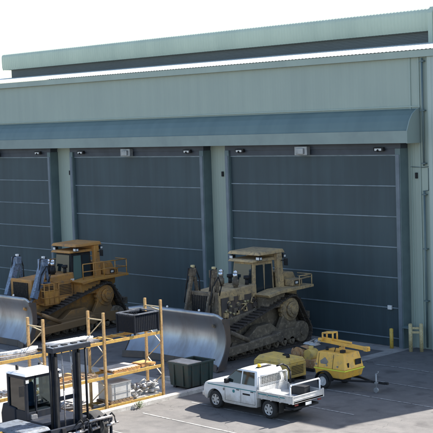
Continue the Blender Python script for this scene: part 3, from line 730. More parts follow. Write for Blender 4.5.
# middle level
pallet(-40.17, 33.6, 1.523, 1.0, 1.5, 'timber pallet under the pale board on the middle level', 'ply')
m = MB(); m.box(-.46, .46, -.75, .75, 0, .04)
thing_mesh('pale_board', m, 'sand', 'large pale flat board lying on the middle rack level', 'board', (-40.17, 33.5, 1.65), .02)
m = MB(); m.box(-.35, .35, -.42, .42, 0, .1); m.box(-.3, .3, -.38, .3, .101, .14)
thing_mesh('plywood_sheets', m, 'ply', 'short stack of orange plywood right of the pale board', 'plywood', (-40.17, 34.95, 1.523), .04)
pallet(-40.17, 30.9, 1.523, 1.0, 2.2, 'timber pallet under the orange plywood pile on the middle level, left bay')
m = MB()
for q in range(4): m.box(-.4, .4, -.7+q*.1, .6-q*.05, q*.031, q*.031+.028)
thing_mesh('plywood_sheets', m, 'ply', 'stepped pile of orange plywood sheets on the middle level behind the mast', 'plywood', (-40.17, 30.6, 1.652), -.05)
m = MB()
for q in range(7):
    y = -1.0+q*.3+random.uniform(-.05, .05); m.box(random.uniform(-.4, -.2), random.uniform(.1, .4), y, y+.18, 0, random.uniform(.05, .15))
thing_mesh('steel_offcuts', m, 'steel', 'row of steel offcuts on the middle level at the far left bay', 'steel offcuts', (-40.1, 27.7, 1.523))
# bottom level: white tote, wrapped parts
pallet(-40.17, 33.25, .223, 1.0, 1.25, 'timber pallet under the milky plastic tote on the bottom level')
ib = empty('plastic_tote', (-40.17, 33.25, .35)); tag(ib, 'milky grey plastic tote box on the bottom rack level', 'tote')
m = MB(); m.box(-.46, .46, -.55, .55, 0, .72); m.build('tote_body', 'ibc', ib, .05, 3)
m = MB()
for q in range(2): y = -.35+q*.7; m.box(.462, .475, y-.01, y+.01, 0, .74)
for z in (.05, .35, .7): m.box(.476, .488, -.56, .56, z-.01, z+.01)
m.build('cage', 'grey_metal', ib)
m = MB(); m.box(-.48, .48, -.57, .57, .722, .75); m.build('lid', 'ibc', ib, .01)
random.seed(5)
hp = MB()
for q in range(34):
    x, y, z = random.uniform(-.35, .4), random.uniform(-.62, .62), random.uniform(.1, .5)
    t = q % 4
    if t == 0: hp.cyl((x-.1, y-.12, z), (x+.12, y+.12, z+.06), random.uniform(.03, .08), 12)
    elif t == 1: hp.box(x-.06, x+.1, y-.1, y+.05, z-.06, z+.05, Matrix.Rotation(random.uniform(-.3, .3), 4, 'X'))
    elif t == 2: hp.tube([(x, y-.2, z), (x+.1, y, z+.15), (x, y+.22, z)], .03, 6)
    else: hp.cyl((x, y, z-.1), (x, y, z+.12), random.uniform(.04, .08), 12)
hp.box(-.4, .4, -.65, .65, 0, .06)
thing_mesh('wrapped_engine_part', hp, 'ibc', 'heap of white and grey machine parts on the bottom level by the end upright', 'machine parts', (-40.12, 34.75, .223))
m = MB()
for q in range(24): m.cyl((random.uniform(-.3, .3), random.uniform(-.6, .6), .1), (random.uniform(-.3, .45), random.uniform(-.6, .6), random.uniform(.0, .3)), .022, 6)
for q in range(4): m.ball((random.uniform(-.3, .3), random.uniform(-.5, .5), .15), random.uniform(.09, .15), 10)
thing_mesh('metal_parts', m, 'steel', 'tangle of bare steel rods among the white machine parts', 'steel rods', (-40.05, 34.75, .5))
pallet(-40.17, 30.8, .223, 1.0, 1.5, 'timber pallet under the scrap bars on the bottom level behind the mast')
sc_ = MB(); random.seed(9)
for q in range(18):
    x, y = random.uniform(-.4, .4), random.uniform(-.65, .65); a = random.uniform(0, 3)
    sc_.bar((x, y, .05+q*.012), (x+.4*math.cos(a), y+.4*math.sin(a), .08+random.uniform(0, .15)), .09, .05)
thing_mesh('scrap_pile', sc_, 'steel', 'loose pile of short scrap bars on the bottom level behind the mast', 'scrap metal', (-40.17, 30.8, .35))
m = MB()
for q in range(9):
    y = -1.1+q*.27; m.box(random.uniform(-.45, -.2), random.uniform(.2, .45), y, y+.2, 0, random.uniform(.04, .12), Matrix.Rotation(random.uniform(-.15, .15), 4, 'Z'))
thing_mesh('steel_offcuts', m, 'plastic_w', 'pale flat offcuts on the bottom level near the left upright', 'steel offcuts', (-40.1, 27.8, .223))
# loose bits by the kerb
random.seed(21)
for i in range(7):
    y = 29.3+i*.42; m = MB(); l_ = random.uniform(.12, .3)
    m.prism([(-l_/2, 0), (l_/2, 0), (l_/2*.8, .05), (0, .09), (-l_/2*.7, .06)], -.07, .07, 'y')
    thing_mesh('concrete_rubble', m, 'kerb' if i % 2 else 'plastic_w', 'one of several pale broken chunks lying behind the kerb under the rack', 'rubble', (-39.64+random.uniform(-.12, .04), y, .008), random.uniform(0, 3), 'broken chunks behind the kerb', .01)
# weed by the kerb
wd = MB(); random.seed(4)
for q in range(60):
    a = random.uniform(0, 2*PI); r = random.uniform(.02, .2); h = random.uniform(.05, .3)
    p = Vector((r*math.cos(a), r*math.sin(a)*1.3, h)); t = Vector((math.cos(a), math.sin(a), random.uniform(-.2, .6)))*.07; s_ = Vector((-math.sin(a), math.cos(a), 0))*.025
    wd.add([p-t, p+s_, p+t, p-s_], [(0, 1, 2, 3)])
for q in range(9):
    a = q*.7; wd.cyl((0, 0, 0), (.15*math.cos(a), .18*math.sin(a), .25), .005, 4)
thing_mesh('weed', wd, 'leaf', 'small green weed growing in front of the kerb', 'plant', (-38.98, 33.6, .0))

# ------------------------------------------------------------------ green skip bin
sk = empty('skip_bin', (-40.38, 38.35-.25, .15), 0); sk.location = (-40.42, 38.2, .004)
sk.location = (-40.4, 38.05, .0)
tag(sk, 'dark green steel waste skip with dusty lid half open beside the rack', 'skip')
a, b_, h = .60, .76, 1.12
m = MB(); t = .04
m.hexa([(-a, -b_, .12), (a, -b_, .12), (a, -b_+t, .12), (-a, -b_+t, .12)], [(-a-.06, -b_-.06, h), (a+.06, -b_-.06, h), (a+.06, -b_-.06+t, h), (-a-.06, -b_-.06+t, h)])
m.hexa([(-a, b_-t, .12), (a, b_-t, .12), (a, b_, .12), (-a, b_, .12)], [(-a-.06, b_+.06-t, h), (a+.06, b_+.06-t, h), (a+.06, b_+.06, h), (-a-.06, b_+.06, h)])
m.hexa([(a-t, -b_+t, .12), (a, -b_+t, .12), (a, b_-t, .12), (a-t, b_-t, .12)], [(a+.06-t, -b_-.06+t, h), (a+.06, -b_-.06+t, h), (a+.06, b_+.06-t, h), (a+.06-t, b_+.06-t, h)])
m.hexa([(-a, -b_+t, .12), (-a+t, -b_+t, .12), (-a+t, b_-t, .12), (-a, b_-t, .12)], [(-a-.06, -b_-.06+t, h), (-a-.06+t, -b_-.06+t, h), (-a-.06+t, b_+.06-t, h), (-a-.06, b_+.06-t, h)])
m.box(-a+.04, a-.04, -b_+.04, b_-.04, .1, .14)
m.build('bin_body', 'skip', sk)
m = MB()
for sy in (1, -1): m.box(-a-.11, a+.11, sy*(b_+.06)-.05, sy*(b_+.06)+.05, h, h+.07)
for sx in (1, -1): m.box(sx*(a+.06)-.05, sx*(a+.06)+.05, -b_-.009, b_+.009, h, h+.07)
for q in range(3): y = -.55+q*.55; m.box(a+.02, a+.085, y-.04, y+.04, .15, h-.002)
for q in range(2): x = -.3+q*.6; m.box(x-.04, x+.04, -b_-.085, -b_-.02, .15, h-.002)
m.build('rim', 'skip', sk)
m = MB(); m.box(-a-.05, a+.05, -b_-.05, .05, h+.072, h+.10); m.build('lid', 'sand', sk)
m = MB(); m.hexa([(-a+.05, .2, .3), (a-.05, .2, .3), (a-.05, b_-.05, .3), (-a+.05, b_-.05, .3)], [(-a+.02, .2, .75), (a-.02, .2, .55), (a-.02, b_-.03, .6), (-a+.02, b_-.03, .8)]); m.build('rubbish', 'skip_in', sk)
m = MB()
for sx in (1, -1): m.box(sx*.4-.08, sx*.4+.08, -b_+.05, b_-.05, 0, .1)
m.build('skid', 'black', sk)

# ------------------------------------------------------------------ white utility truck
def wheel(parent, x, y, z, r, w, side, rim='alu', spokes=True):
    t = MB(); n = 28
    prof = [(-w/2, r*.62), (-w/2, r*.93), (-w/2+.03, r), (w/2-.03, r), (w/2, r*.93), (w/2, r*.62)]
    vs = []
    for i in range(n):
        a = 2*PI*i/n
        for (yy, rr_) in prof: vs.append((x+rr_*math.cos(a), y+yy, z+rr_*math.sin(a)))
    k = len(prof)
    t.add(vs, [(i*k+j, ((i+1) % n)*k+j, ((i+1) % n)*k+j+1, i*k+j+1) for i in range(n) for j in range(k-1)], True)
    wo = t.build('wheel', 'rubber', parent)
    rm = MB(); s = side
    rm.cyl((x, y-w*.3, z), (x, y+w*.3, z), r*.62, n, smooth=True)
    rm2 = MB()
    if not spokes: rm2.cyl((x, min(y+s*w*.3, y+s*w*.40), z), (x, max(y+s*w*.3, y+s*w*.40), z), r*.56, n)
    for q in range(6 if spokes else 0):
        a = 2*PI*q/6; m_ = Matrix.Translation((x, 0, z)) @ Matrix.Rotation(a, 4, 'Y')
        y0, y1 = sorted((y+s*w*.3, y+s*(w*.44)))
        rm2.box(-.045, .045, y0, y1, .04, r*.58, m_)
    y0, y1 = sorted((y+s*w*.3, y+s*w*.5))
    rm2.cyl((x, y0, z), (x, y1, z), .07, 12)
    # outer ring
    ring = []; n2 = 28
    for i in range(n2):
        a = 2*PI*i/n2
        for (yy, rr_) in ((y+s*w*.31, r*.54), (y+s*w*.47, r*.56), (y+s*w*.47, r*.64), (y+s*w*.31, r*.64)): ring.append((x+rr_*math.cos(a), yy, z+rr_*math.sin(a)))
    rm2.add(ring, [(i*4+j, ((i+1) % n2)*4+j, ((i+1) % n2)*4+j+1, i*4+j+1) for i in range(n2) for j in range(3)], True)
    rm.build('hub_well', 'black', wo); rm2.build('rim', rim, wo)
    return wo

ut = empty('utility_truck', (-34.86, 36.50, 0), 0)   # nose towards -x
tag(ut, 'white dual cab utility truck with alloy tray and teal side stripe', 'utility truck')
WB = 1.53; HWd = .89
def ute_profile(inset):
    """side outline (x,z) of the lower body, wheel arches cut in; inset pulls nose and bonnet in"""
    p = []
    p += [(-2.42+inset*1.1, .42), (-2.47+inset*1.2, .64), (-2.44+inset*1.2, .88), (-2.34+inset*1.1, 1.02-inset*.12), (-2.08+inset*.5, 1.10-inset*.2), (-1.6, 1.155-inset*.3), (-1.16, 1.20-inset*.25), (-1.02, 1.215-inset*.1)]
    p += [(.86, 1.215-inset*.05), (.88, 1.12), (.88, .36)]
    p += [(.55, .33), (-.6, .33), (-.98, .34)]
    n = 10
    for i in range(n+1):
        a = PI*i/n; p.append((-WB+.46*math.cos(a), .40+.45*math.sin(a)))
    p += [(-2.05, .36)]
    return p
sl = [(-HWd, .10), (-HWd+.03, .045), (-HWd+.12, .012), (-.45, 0), (0, -.01), (.45, 0), (HWd-.12, .012), (HWd-.03, .045), (HWd, .10)]
bd = MB(); vs = []; npf = len(ute_profile(0))
for (yy, ins) in sl:
    # wings bulge slightly over the arches; nose rounds off in plan
    extra = .20*max(0, (abs(yy)-.35)/.54)**2
    for (px, pz) in ute_profile(ins):
        if px < -2.0: px += extra*min(1, (-2.0-px)/.35)
        vs.append((px, yy, pz))
fs = []
for i in range(len(sl)-1):
    for j in range(npf): fs.append((i*npf+j, i*npf+(j+1) % npf, (i+1)*npf+(j+1) % npf, (i+1)*npf+j))
fs.append(tuple(range(npf))); fs.append(tuple((len(sl)-1)*npf+j for j in reversed(range(npf))))
bd.add(vs, fs, True); body = bd.build('body', 'white', ut)
body.data.polygons[-1].use_smooth = False; body.data.polygons[-2].use_smooth = False
es = body.modifiers.new('e', 'EDGE_SPLIT'); es.split_angle = math.radians(38)
# greenhouse
def gh(x, z, side):
    """y of the cabin side at height z"""
    return side*(.855-.17*(z-1.17)/.58)
gm = MB()
sec = []
# rings of the cabin from beltline to roof: (z, xfront, xrear, halfwidth)
rings = [(1.19, -1.12, .90, .865), (1.28, -1.0, .895, .85), (1.73, -.46, .85, .745), (1.82, -.24, .81, .695), (1.865, -.02, .72, .59), (1.875, .13, .6, .41)]
rv = []
for (z, xf, xr, hw) in rings:
    c_ = .10
    rv.append([(xf+c_*.8, -hw, z), (xr-c_*.3, -hw, z), (xr, -hw+c_*.6, z), (xr, hw-c_*.6, z), (xr-c_*.3, hw, z), (xf+c_*.8, hw, z), (xf+.03, hw-c_*1.3, z), (xf, hw*.5, z), (xf-.03, 0, z), (xf, -hw*.5, z), (xf+.03, -hw+c_*1.3, z)])
k = len(rv[0]); allv = [v for r_ in rv for v in r_]
gf = [(i*k+j, i*k+(j+1) % k, (i+1)*k+(j+1) % k, (i+1)*k+j) for i in range(len(rings)-1) for j in range(k)]
gf.append(tuple((len(rings)-1)*k+j for j in range(k)))
gm.add(allv, gf, True); cabin = gm.build('cabin', 'white', ut)
es = cabin.modifiers.new('e', 'EDGE_SPLIT'); es.split_angle = math.radians(35)
def side_pane(name, pts, side, mat, parent, off=.008, th=.012):
    def yy(z, o): 
        # piecewise side surface
        zz = [(r_[0], r_[3]) for r_ in rings]
        for (za, ha), (zb, hb_) in zip(zz, zz[1:]):
            if za <= z <= zb: return side*(ha+(hb_-ha)*(z-za)/(zb-za)+o)
        return side*(zz[0][1]+o)
    m_ = MB(); n_ = len(pts)
    # insert a row at the fold
    m_.add([(x, yy(z, off), z) for x, z in pts]+[(x, yy(z, off-th), z) for x, z in pts],
           [tuple(range(n_)), tuple(reversed(range(n_, 2*n_)))]+[(i, (i+1) % n_, n_+(i+1) % n_, n_+i) for i in range(n_)])
    return m_.build(name, mat, parent)
for side in (1, -1):
    side_pane('side_window', [(-.93, 1.245), (-.03, 1.235), (-.03, 1.755), (-.36, 1.755)], side, 'ute_glass', cabin, .012)
    side_pane('side_window', [(.04, 1.235), (.76, 1.235), (.68, 1.755), (.04, 1.755)], side, 'ute_glass', cabin, .012)
    # door shut lines, sills, handles, stripe
    sd = MB()
    ys = side*(HWd+.001); y0, y1 = sorted((ys, side*(HWd+.004)))
    for x in (-.93, -.01, .80): sd.box(x-.006, x+.006, y0, y1, .45, 1.04)
    sd.box(-.93, .80, y0, y1, .445, .455)
    sd.build('shut_line', 'black', body)
    st = MB(); y0, y1 = sorted((side*(HWd+.0045), side*(HWd+.008)))
    st.box(-1.95, .86, y0, y1, 1.0, 1.035); st.build('stripe', 'teal', body)
    dl = MB(); dl.box(.10, .52, y0, y1, .80, .87); dl.build('door_panel_decal', 'black', body)
    em = MB(); em.cyl((-.42, side*(HWd+.001), .88), (-.42, side*(HWd+.008), .88), .07, 14); em.build('emblem', 'teal', body)
    em = MB(); em.prism([(-.92+.15, .80), (-.70+.15, .80), (-.81+.15, .96)], *sorted((side*(HWd+.001), side*(HWd+.008))), 'y'); em.build('emblem', 'decal_grey', body) if False else None
    em = MB(); em.prism([(-1.03, .84), (-.97, .84), (-.95, .92), (-1.0, .96), (-1.05, .92)], *sorted((side*(HWd+.001), side*(HWd+.008))), 'y'); em.build('badge', 'decal_grey', body)
    for x in (-.16, .66):
        hh = MB(); y0, y1 = sorted((side*(HWd+.01), side*(HWd+.035))); hh.box(x-.09, x+.07, y0, y1, .955, .985); hh.build('door_handle', 'black', body, .008)
    mi = MB(); y0, y1 = sorted((side*.87, side*1.08)); mi.box(-.80, -.66, y0, y1, 1.20, 1.40); mi.build('mirror', 'white' if side == 1 else 'black', cabin, .03)
    hl = MB(); 
    hx = -2.36; y0, y1 = sorted((side*.50, side*.80)); hl.hexa([(-2.40, y0, .72), (-2.15, y0, .72), (-2.15, y1, .74), (-2.26, y1, .74)] if side > 0 else [(-2.26, y0, .74), (-2.15, y0, .74), (-2.15, y1, .72), (-2.40, y1, .72)],
                             [(-2.36, y0, .90), (-2.1, y0, .90), (-2.05, y1, .93), (-2.12, y1, .93)] if side > 0 else [(-2.12, y0, .93), (-2.05, y0, .93), (-2.1, y1, .90), (-2.36, y1, .90)])
    hl.build('headlight', 'lamp_white', body, .02)
    # black flare edge
    fl = MB(); n_ = 14
    for i in range(n_):
        a0 = PI*i/n_; a1 = PI*(i+1)/n_
        y0, y1 = sorted((side*(HWd-.03), side*(HWd+.012)))
        fl.hexa([(-WB+.455*math.cos(a0), y0, .40+.445*math.sin(a0)), (-WB+.455*math.cos(a0), y1, .40+.445*math.sin(a0)), (-WB+.455*math.cos(a1), y1, .40+.445*math.sin(a1)), (-WB+.455*math.cos(a1), y0, .40+.445*math.sin(a1))],
                [(-WB+.49*math.cos(a0), y0, .40+.48*math.sin(a0)), (-WB+.49*math.cos(a0), y1, .40+.48*math.sin(a0)), (-WB+.49*math.cos(a1), y1, .40+.48*math.sin(a1)), (-WB+.49*math.cos(a1), y0, .40+.48*math.sin(a1))])
    fl.build('arch_lip', 'white', body)
ws = MB(); ws.hexa([(-.935, -.70, 1.225), (-.93, .70, 1.225), (-.90, .70, 1.225), (-.90, -.70, 1.225)], [(-.42, -.60, 1.625), (-.42, .60, 1.625), (-.38, .60, 1.63), (-.38, -.60, 1.63)])
ws = MB(); ws.add([(-1.05, -.72, 1.25), (-1.10, 0, 1.25), (-1.05, .72, 1.25), (-.50, .62, 1.72), (-.53, 0, 1.72), (-.50, -.62, 1.72)], [(0, 1, 4, 5), (1, 2, 3, 4)]); 
wso = ws.build('windscreen', 'ute_glass', cabin); sm_ = wso.modifiers.new('s', 'SOLIDIFY'); sm_.thickness = .02; sm_.offset = 1
rwn = MB(); rwn.add([(.908, -.6, 1.3), (.908, .6, 1.3), (.872, .55, 1.64), (.872, -.55, 1.64)], [(0, 1, 2, 3)]); ro_ = rwn.build('rear_window', 'ute_glass', cabin); s_ = ro_.modifiers.new('s', 'SOLIDIFY'); s_.thickness = .012
gl_ = MB(); gl_.box(-2.455, -2.40, -.42, .42, .66, .84); gl_.build('grille', 'black', body, .01)
bm_ = MB(); bm_.box(-2.50, -2.30, -.72, .72, .40, .60); bm_.build('bumper', 'white', body, .05, 3)
un = MB(); un.box(-2.1, 2.3, -.42, .42, .38, .52); un.box(-2.05, -1.0, -.62, .62, .4, .84); un.box(.88, 2.2, -.5, -.4, .5, .68); un.box(.88, 2.2, .4, .5, .5, .68)
un.cyl((-WB, -.72, .38), (-WB, .72, .38), .06, 8); un.cyl((WB, -.72, .38), (WB, .72, .38), .08, 8)
un.build('chassis', 'black', ut)
for (wx, wy, sd_) in ((-WB, -.76, -1), (-WB, .76, 1), (WB, -.76, -1), (WB, .76, 1)): wheel(ut, wx, wy, .375, .375, .25, sd_)
# tray
TX0, TX1, TY, TZ = .98, 2.92, .93, .86
ty = empty('x'); bpy.data.objects.remove(ty)
tr = MB(); tr.box(TX0, TX1, -TY+.03, TY-.03, TZ-.06, TZ); 
for q in range(4): tr.box(TX0+.15+q*.5, TX0+.21+q*.5, -TY+.05, TY-.05, TZ-.12, TZ-.061)
tray = tr.build('tray', 'alu', ut)
for side in (1, -1):
    y0, y1 = sorted((side*TY, side*(TY-.028)))
    m = MB(); m.box(TX0+.03, TX1-.03, y0, y1, TZ-.07, TZ+.23)
    yy0, yy1 = sorted((side*(TY+.0005), side*(TY+.012)))
    for z in (TZ-.06, TZ+.07, TZ+.21): m.box(TX0+.03, TX1-.03, yy0, yy1, z-.01, z+.012)
    for x in (TX0+.55, TX0+1.2): m.box(x-.02, x+.02, yy0, yy1+.01 if side > 0 else yy1, TZ-.06, TZ+.2)
    so = m.build('dropside', 'alu', tray)
    m = MB(); y0, y1 = sorted((side*(TY+.0005), side*(TY+.004))); m.box(TX0+.05, TX0+1.5, y0, y1, TZ+.10, TZ+.14); m.build('stripe', 'teal', so)
m = MB(); m.box(TX1-.028, TX1, -TY+.03, TY-.03, TZ-.07, TZ+.23)
for z in (TZ-.06, TZ+.07, TZ+.21): m.box(TX1+.0005, TX1+.012, -TY+.03, TY-.03, z-.008, z+.008)
tg = m.build('tailgate', 'alu', tray)

m = MB()
for side in (1, -1):
    for x in (TX0, TX1-.03): m.box(x-.02, x+.04, side*TY-.03, side*TY+.03, TZ-.08, TZ+.27)
m.build('corner_post', 'alu', tray)
# headboard with mesh
m = MB(); hx = TX0+.03
m.tube([(hx, -.86, TZ-.02), (hx, -.86, 1.60), (hx, -.80, 1.66), (hx, .80, 1.66), (hx, .86, 1.60), (hx, .86, TZ-.02)], .03, 8)
hbo = m.build('headboard', 'alu', tray)
m = MB()
for q in range(17): y = -.78+q*.0975; m.box(hx-.006, hx+.006, y-.008, y+.008, 1.2, 1.62)
for q in range(8): z = 1.2+q*.06; m.box(hx-.0055, hx+.0055, -.8, .8, z-.007, z+.007)
m.box(hx-.015, hx+.015, -.84, .84, TZ, 1.2)
m.build('mesh_panel', 'alu', hbo)
# rear hoop
m = MB(); hx = TX1-.16
m.tube([(hx, -.90, TZ-.02), (hx, -.90, 1.44), (hx+.0, -.84, 1.52), (hx, .84, 1.52), (hx, .90, 1.44), (hx, .90, TZ-.02)], .033, 8)
m.build('rear_hoop', 'white', tray)
# black light bar hoop above the headboard and amber beacon
m = MB(); hx = TX0+.12
m.tube([(hx+.1, .86, TZ+.25), (hx+.1, .86, 1.62), (hx+.02, .78, 1.84), (hx-.05, .55, 1.96), (hx-.1, .25, 1.92)], .04, 8)
m.build('black_rail', 'black', tray)
m = MB(); m.box(.42, .60, -.38, .38, 1.876, 1.91); bc = m.build('beacon_base', 'black', ut)
m = MB(); m.cyl((.51, -.28, 1.91), (.51, -.28, 2.03), .085, 14, .07); m.build('beacon_lens', 'amber', bc)
m = MB(); m.box(2.35, 2.8, -.75, .75, .50, .58); m.build('step_bar', 'black', ut)
m = MB(); m.box(TX1-.02, TX1+.004, -.18, .18, .62, .74); m.build('number_plate', 'lamp_white', ut)
for side in (1, -1):
    m = MB(); y0, y1 = sorted((side*.6, side*.8)); m.box(TX1-.05, TX1-.01, y0, y1, .68, .75); m.build('tail_light', 'red', ut, .01)
    m = MB(); m.box(WB-.52, WB-.5, side*.66-.12, side*.66+.12, .3, .7); m.build('mud_flap', 'rubber', ut); m = MB(); m.box(WB+.5, WB+.52, side*.66-.14, side*.66+.14, .28, .72); m.build('mud_flap', 'rubber', ut)
tb = MB(); tb.box(-.35, .35, -.2, .2, 0, .32); tb.box(-.36, .36, -.21, .21, .321, .36)
thing_mesh('tool_box', tb, 'black', 'dark tool box lying in the tray of the white truck', 'tool box', (-34.86+2.1, 36.50+.45, TZ+.002), .1, None, .01)
tb = MB(); tb.box(-.2, .2, -.3, .3, 0, .2)
thing_mesh('white_box', tb, 'plastic_w', 'white box in the truck tray behind the headboard', 'box', (-34.86+1.35, 36.50-.4, TZ+.002), .1, None, .02)

# ------------------------------------------------------------------ light tower trailer
lt = empty('lighting_trailer', (-35.2, 42.05, 0), 0)
tag(lt, 'bright yellow towable lighting tower with its mast folded flat on top', 'trailer')
m = MB()
m.hexa([(-.56, -.62, .48), (1.0, -.62, .48), (1.0, .72, .48), (-.56, .72, .48)], [(-.62, -.66, .88), (1.14, -.66, .88), (1.14, .74, .88), (-.62, .74, .88)])
m.hexa([(-.62, -.66, .881), (1.14, -.66, .881), (1.14, .74, .881), (-.62, .74, .881)], [(-.52, -.52, 1.6), (.98, -.52, 1.6), (.98, .60, 1.6), (-.52, .60, 1.6)])
bo = m.build('body', 'lt_yellow', lt, .05, 3)
def lside(x, z): return (x, -.66+.14*(z-.881)/.719-.006, z)
m = MB(); q = [lside(-.38, 1.0), lside(.28, 1.0), lside(.22, 1.42), lside(-.3, 1.42)]
m.add(q+[(a[0], a[1]+.02, a[2]) for a in q], [(0, 1, 2, 3), (0, 4, 5, 1), (1, 5, 6, 2), (2, 6, 7, 3), (3, 7, 4, 0)]); 
m2 = MB()
m2.add([lside(-.26, 1.08), lside(.1, 1.08), lside(.16, 1.2), lside(-.04, 1.38), lside(-.30, 1.2)], [(0, 1, 2, 3, 4)])
o = m2.build('decal', 'decal_grey', bo); s_ = o.modifiers.new('s', 'SOLIDIFY'); s_.thickness = .01; s_.offset = 0
m = MB()
for x in (-.40, .44): 
    a_ = lside(x-.008, .9); b2_ = lside(x+.008, .9); c2_ = lside(x+.008, 1.53); d2_ = lside(x-.008, 1.53)
    m.add([a_, b2_, c2_, d2_], [(0, 1, 2, 3)])
o = m.build('door_seam', 'black', bo); s_ = o.modifiers.new('s', 'SOLIDIFY'); s_.thickness = .01; s_.offset = 0
m = MB(); m.box(-.63, 1.14, -.675, -.662, .84, .895); m.box(1.144, 1.157, -.66, .74, .84, .895); m.build('reflective_tape', 'reflect', bo)
m = MB(); n_ = 12
for i in range(n_):
    a0 = PI*i/n_; a1 = PI*(i+1)/n_; cx = .0
    m.hexa([(cx+.42*math.cos(a0), -.86, .36+.40*math.sin(a0)), (cx+.42*math.cos(a0), -.60, .36+.40*math.sin(a0)), (cx+.42*math.cos(a1), -.60, .36+.40*math.sin(a1)), (cx+.42*math.cos(a1), -.86, .36+.40*math.sin(a1))],
           [(cx+.45*math.cos(a0), -.86, .36+.43*math.sin(a0)), (cx+.45*math.cos(a0), -.60, .36+.43*math.sin(a0)), (cx+.45*math.cos(a1), -.60, .36+.43*math.sin(a1)), (cx+.45*math.cos(a1), -.86, .36+.43*math.sin(a1))])
m.build('mudguard', 'black', lt)
for sd_ in (-1, 1): wheel(lt, .0, sd_*.74+.0, .34, .34, .2, sd_, 'plastic_w', False)
m = MB(); m.cyl((.0, -.7, .34), (.0, .7, .34), .04, 8); m.box(-.55, 1.1, -.5, -.4, .38, .475); m.box(-.55, 1.1, .45, .55, .38, .475)
m.bar((1.05, -.45, .43), (2.1, .02, .43), .08, .08); m.bar((1.05, .5, .43), (2.1, .06, .43), .08, .08); m.bar((2.0, .04, .43), (2.85, .04, .43), .09, .09); m.box(2.8, 3.0, -.01, .09, .4, .5)
m.build('drawbar', 'black', lt)
m = MB(); m.cyl((2.45, -.10, .14), (2.45, -.10, .85), .035, 8); m.cyl((2.45, -.14, .12), (2.45, -.06, .12), .12, 12); m.tube([(2.45, -.10, .85), (2.56, -.10, .87), (2.58, -.10, .97)], .018, 6); m.box(2.40, 2.5, -.16, .0, .40, .48)
m.build('jockey_stand', 'grey_metal', lt)
m = MB()
for x in (-.62, -.05, .72): m.box(x-.035, x+.035, -.66, -.63, 1.0, 1.06)
m.build('latch', 'black', bo) if False else None
for x in (-.5, .1, .72):
    m = MB(); yy = lside(x, 1.03)[1]; m.box(x-.04, x+.04, yy-.02, yy+.005, 1.0, 1.07); m.build('latch', 'grey_metal', bo)
for y in (-.35, .35):
    m = MB(); m.box(1.10, 1.125, y-.2, y+.2, 1.05, 1.3) if y > 0 else m.box(1.09, 1.12, y-.05, y+.05, 1.0, 1.2); m.build('vent', 'black', bo)
# folded mast
m = MB()
m.box(.35, .55, -.05, .15, 1.55, 1.86)
m.build('mast_post', 'lt_yellow', lt, .01)
m = MB(); m.bar((-.9, .05, 2.01), (2.0, .05, 1.85), .14, .16); m.bar((-.7, .05, 2.11), (1.0, .05, 2.04), .09, .08); m.box(1.75, 1.95, -.06, .16, 1.76, 1.96)
m.build('mast', 'lt_yellow', lt, .01)
m = MB(); m.tube([(-.55, -.1, 2.0), (-.55, -.1, 2.36), (.05, -.1, 2.42), (.05, -.1, 2.06)], .04, 8); m.tube([(-.55, .2, 2.0), (-.55, .2, 2.36), (.05, .2, 2.42), (.05, .2, 2.06)], .04, 8); m.bar((-.55, -.1, 2.36), (-.55, .2, 2.36), .05); m.bar((.05, -.1, 2.42), (.05, .2, 2.42), .05)
m.build('mast_frame', 'lt_yellow', lt)
for (x, y) in ((-1.15, -.38), (-1.15, .38), (-.75, -.42), (-.75, .46)):
    m = MB(); m.hexa([(x-.2, y-.2, 1.84), (x+.2, y-.2, 1.84), (x+.2, y+.2, 1.84), (x-.2, y+.2, 1.84)], [(x-.12, y-.14, 1.93), (x+.12, y-.14, 1.93), (x+.12, y+.14, 1.93), (x-.12, y+.14, 1.93)])
    m.bar((x, y, 1.93), (x, .05, 2.0), .035)
    m.build('flood_lamp', 'grey_metal', lt, .01)
m = MB(); m.cyl((-.3, -.1, 1.55), (-.3, -.1, 1.75), .07, 10); m.build('exhaust', 'black', lt); m = MB(); m.box(.6, .78, -.3, -.1, 1.552, 1.72); m.tube([(.2, -.2, 1.56), (.3, -.22, 1.8), (.5, -.1, 1.86)], .02, 6)
m.build('winch', 'black', lt)

# ------------------------------------------------------------------ olive yellow housing and orange pump behind the truck
gn = empty('generator_set', (-38.35, 41.85, 0), 0); tag(gn, 'low olive yellow generator housing standing behind the white truck', 'generator')
m = MB(); m.hexa([(-1.1, -.62, .15), (1.1, -.62, .15), (1.1, .62, .15), (-1.1, .62, .15)], [(-1.1, -.62, .82), (1.1, -.62, .82), (1.1, .62, .82), (-1.1, .62, .82)])
m.hexa([(-1.1, -.62, .821), (1.1, -.62, .821), (1.1, .62, .821), (-1.1, .62, .821)], [(-.85, -.5, 1.08), (1.0, -.5, 1.02), (1.0, .55, 1.02), (-.85, .55, 1.08)])
hb_ = m.build('housing', 'gen_yellow', gn, .04)
m = MB()
for q in range(6): m.box(1.102, 1.112, -.42, .42, .32+q*.07, .35+q*.07)
m.build('vent', 'black', hb_)
m = MB(); m.cyl((.62, -.1, 1.03), (.62, -.1, 1.14), .09, 10); m.build('cap', 'black', hb_); m = MB(); m.box(.1, .35, .1, .3, 1.04, 1.12); m.build('intake', 'black', hb_)
m = MB()
for y in (-.4, .4): m.box(-1.2, 1.2, y-.06, y+.06, 0, .149)
m.build('skid', 'black', gn)
random.seed(8)
pm = empty('pump_unit', (-38.75, 44.1, 0), 0); tag(pm, 'rusty orange engine pump on a skid between the generator and the lighting tower', 'pump')
m = MB(); m.box(-.85, .85, -.3, .3, .12, .55); m.cyl((-.7, 0, .75), (-.3, 0, .75), .24, 16); m.build('engine_block', 'rust', pm, .03)
m = MB(); m.cyl((-.15, -.35, .78), (-.15, .35, .78), .32, 18); m.cyl((-.15, -.4, .78), (-.15, -.35, .78), .2, 14); m.build('pump_casing', 'rust', pm)
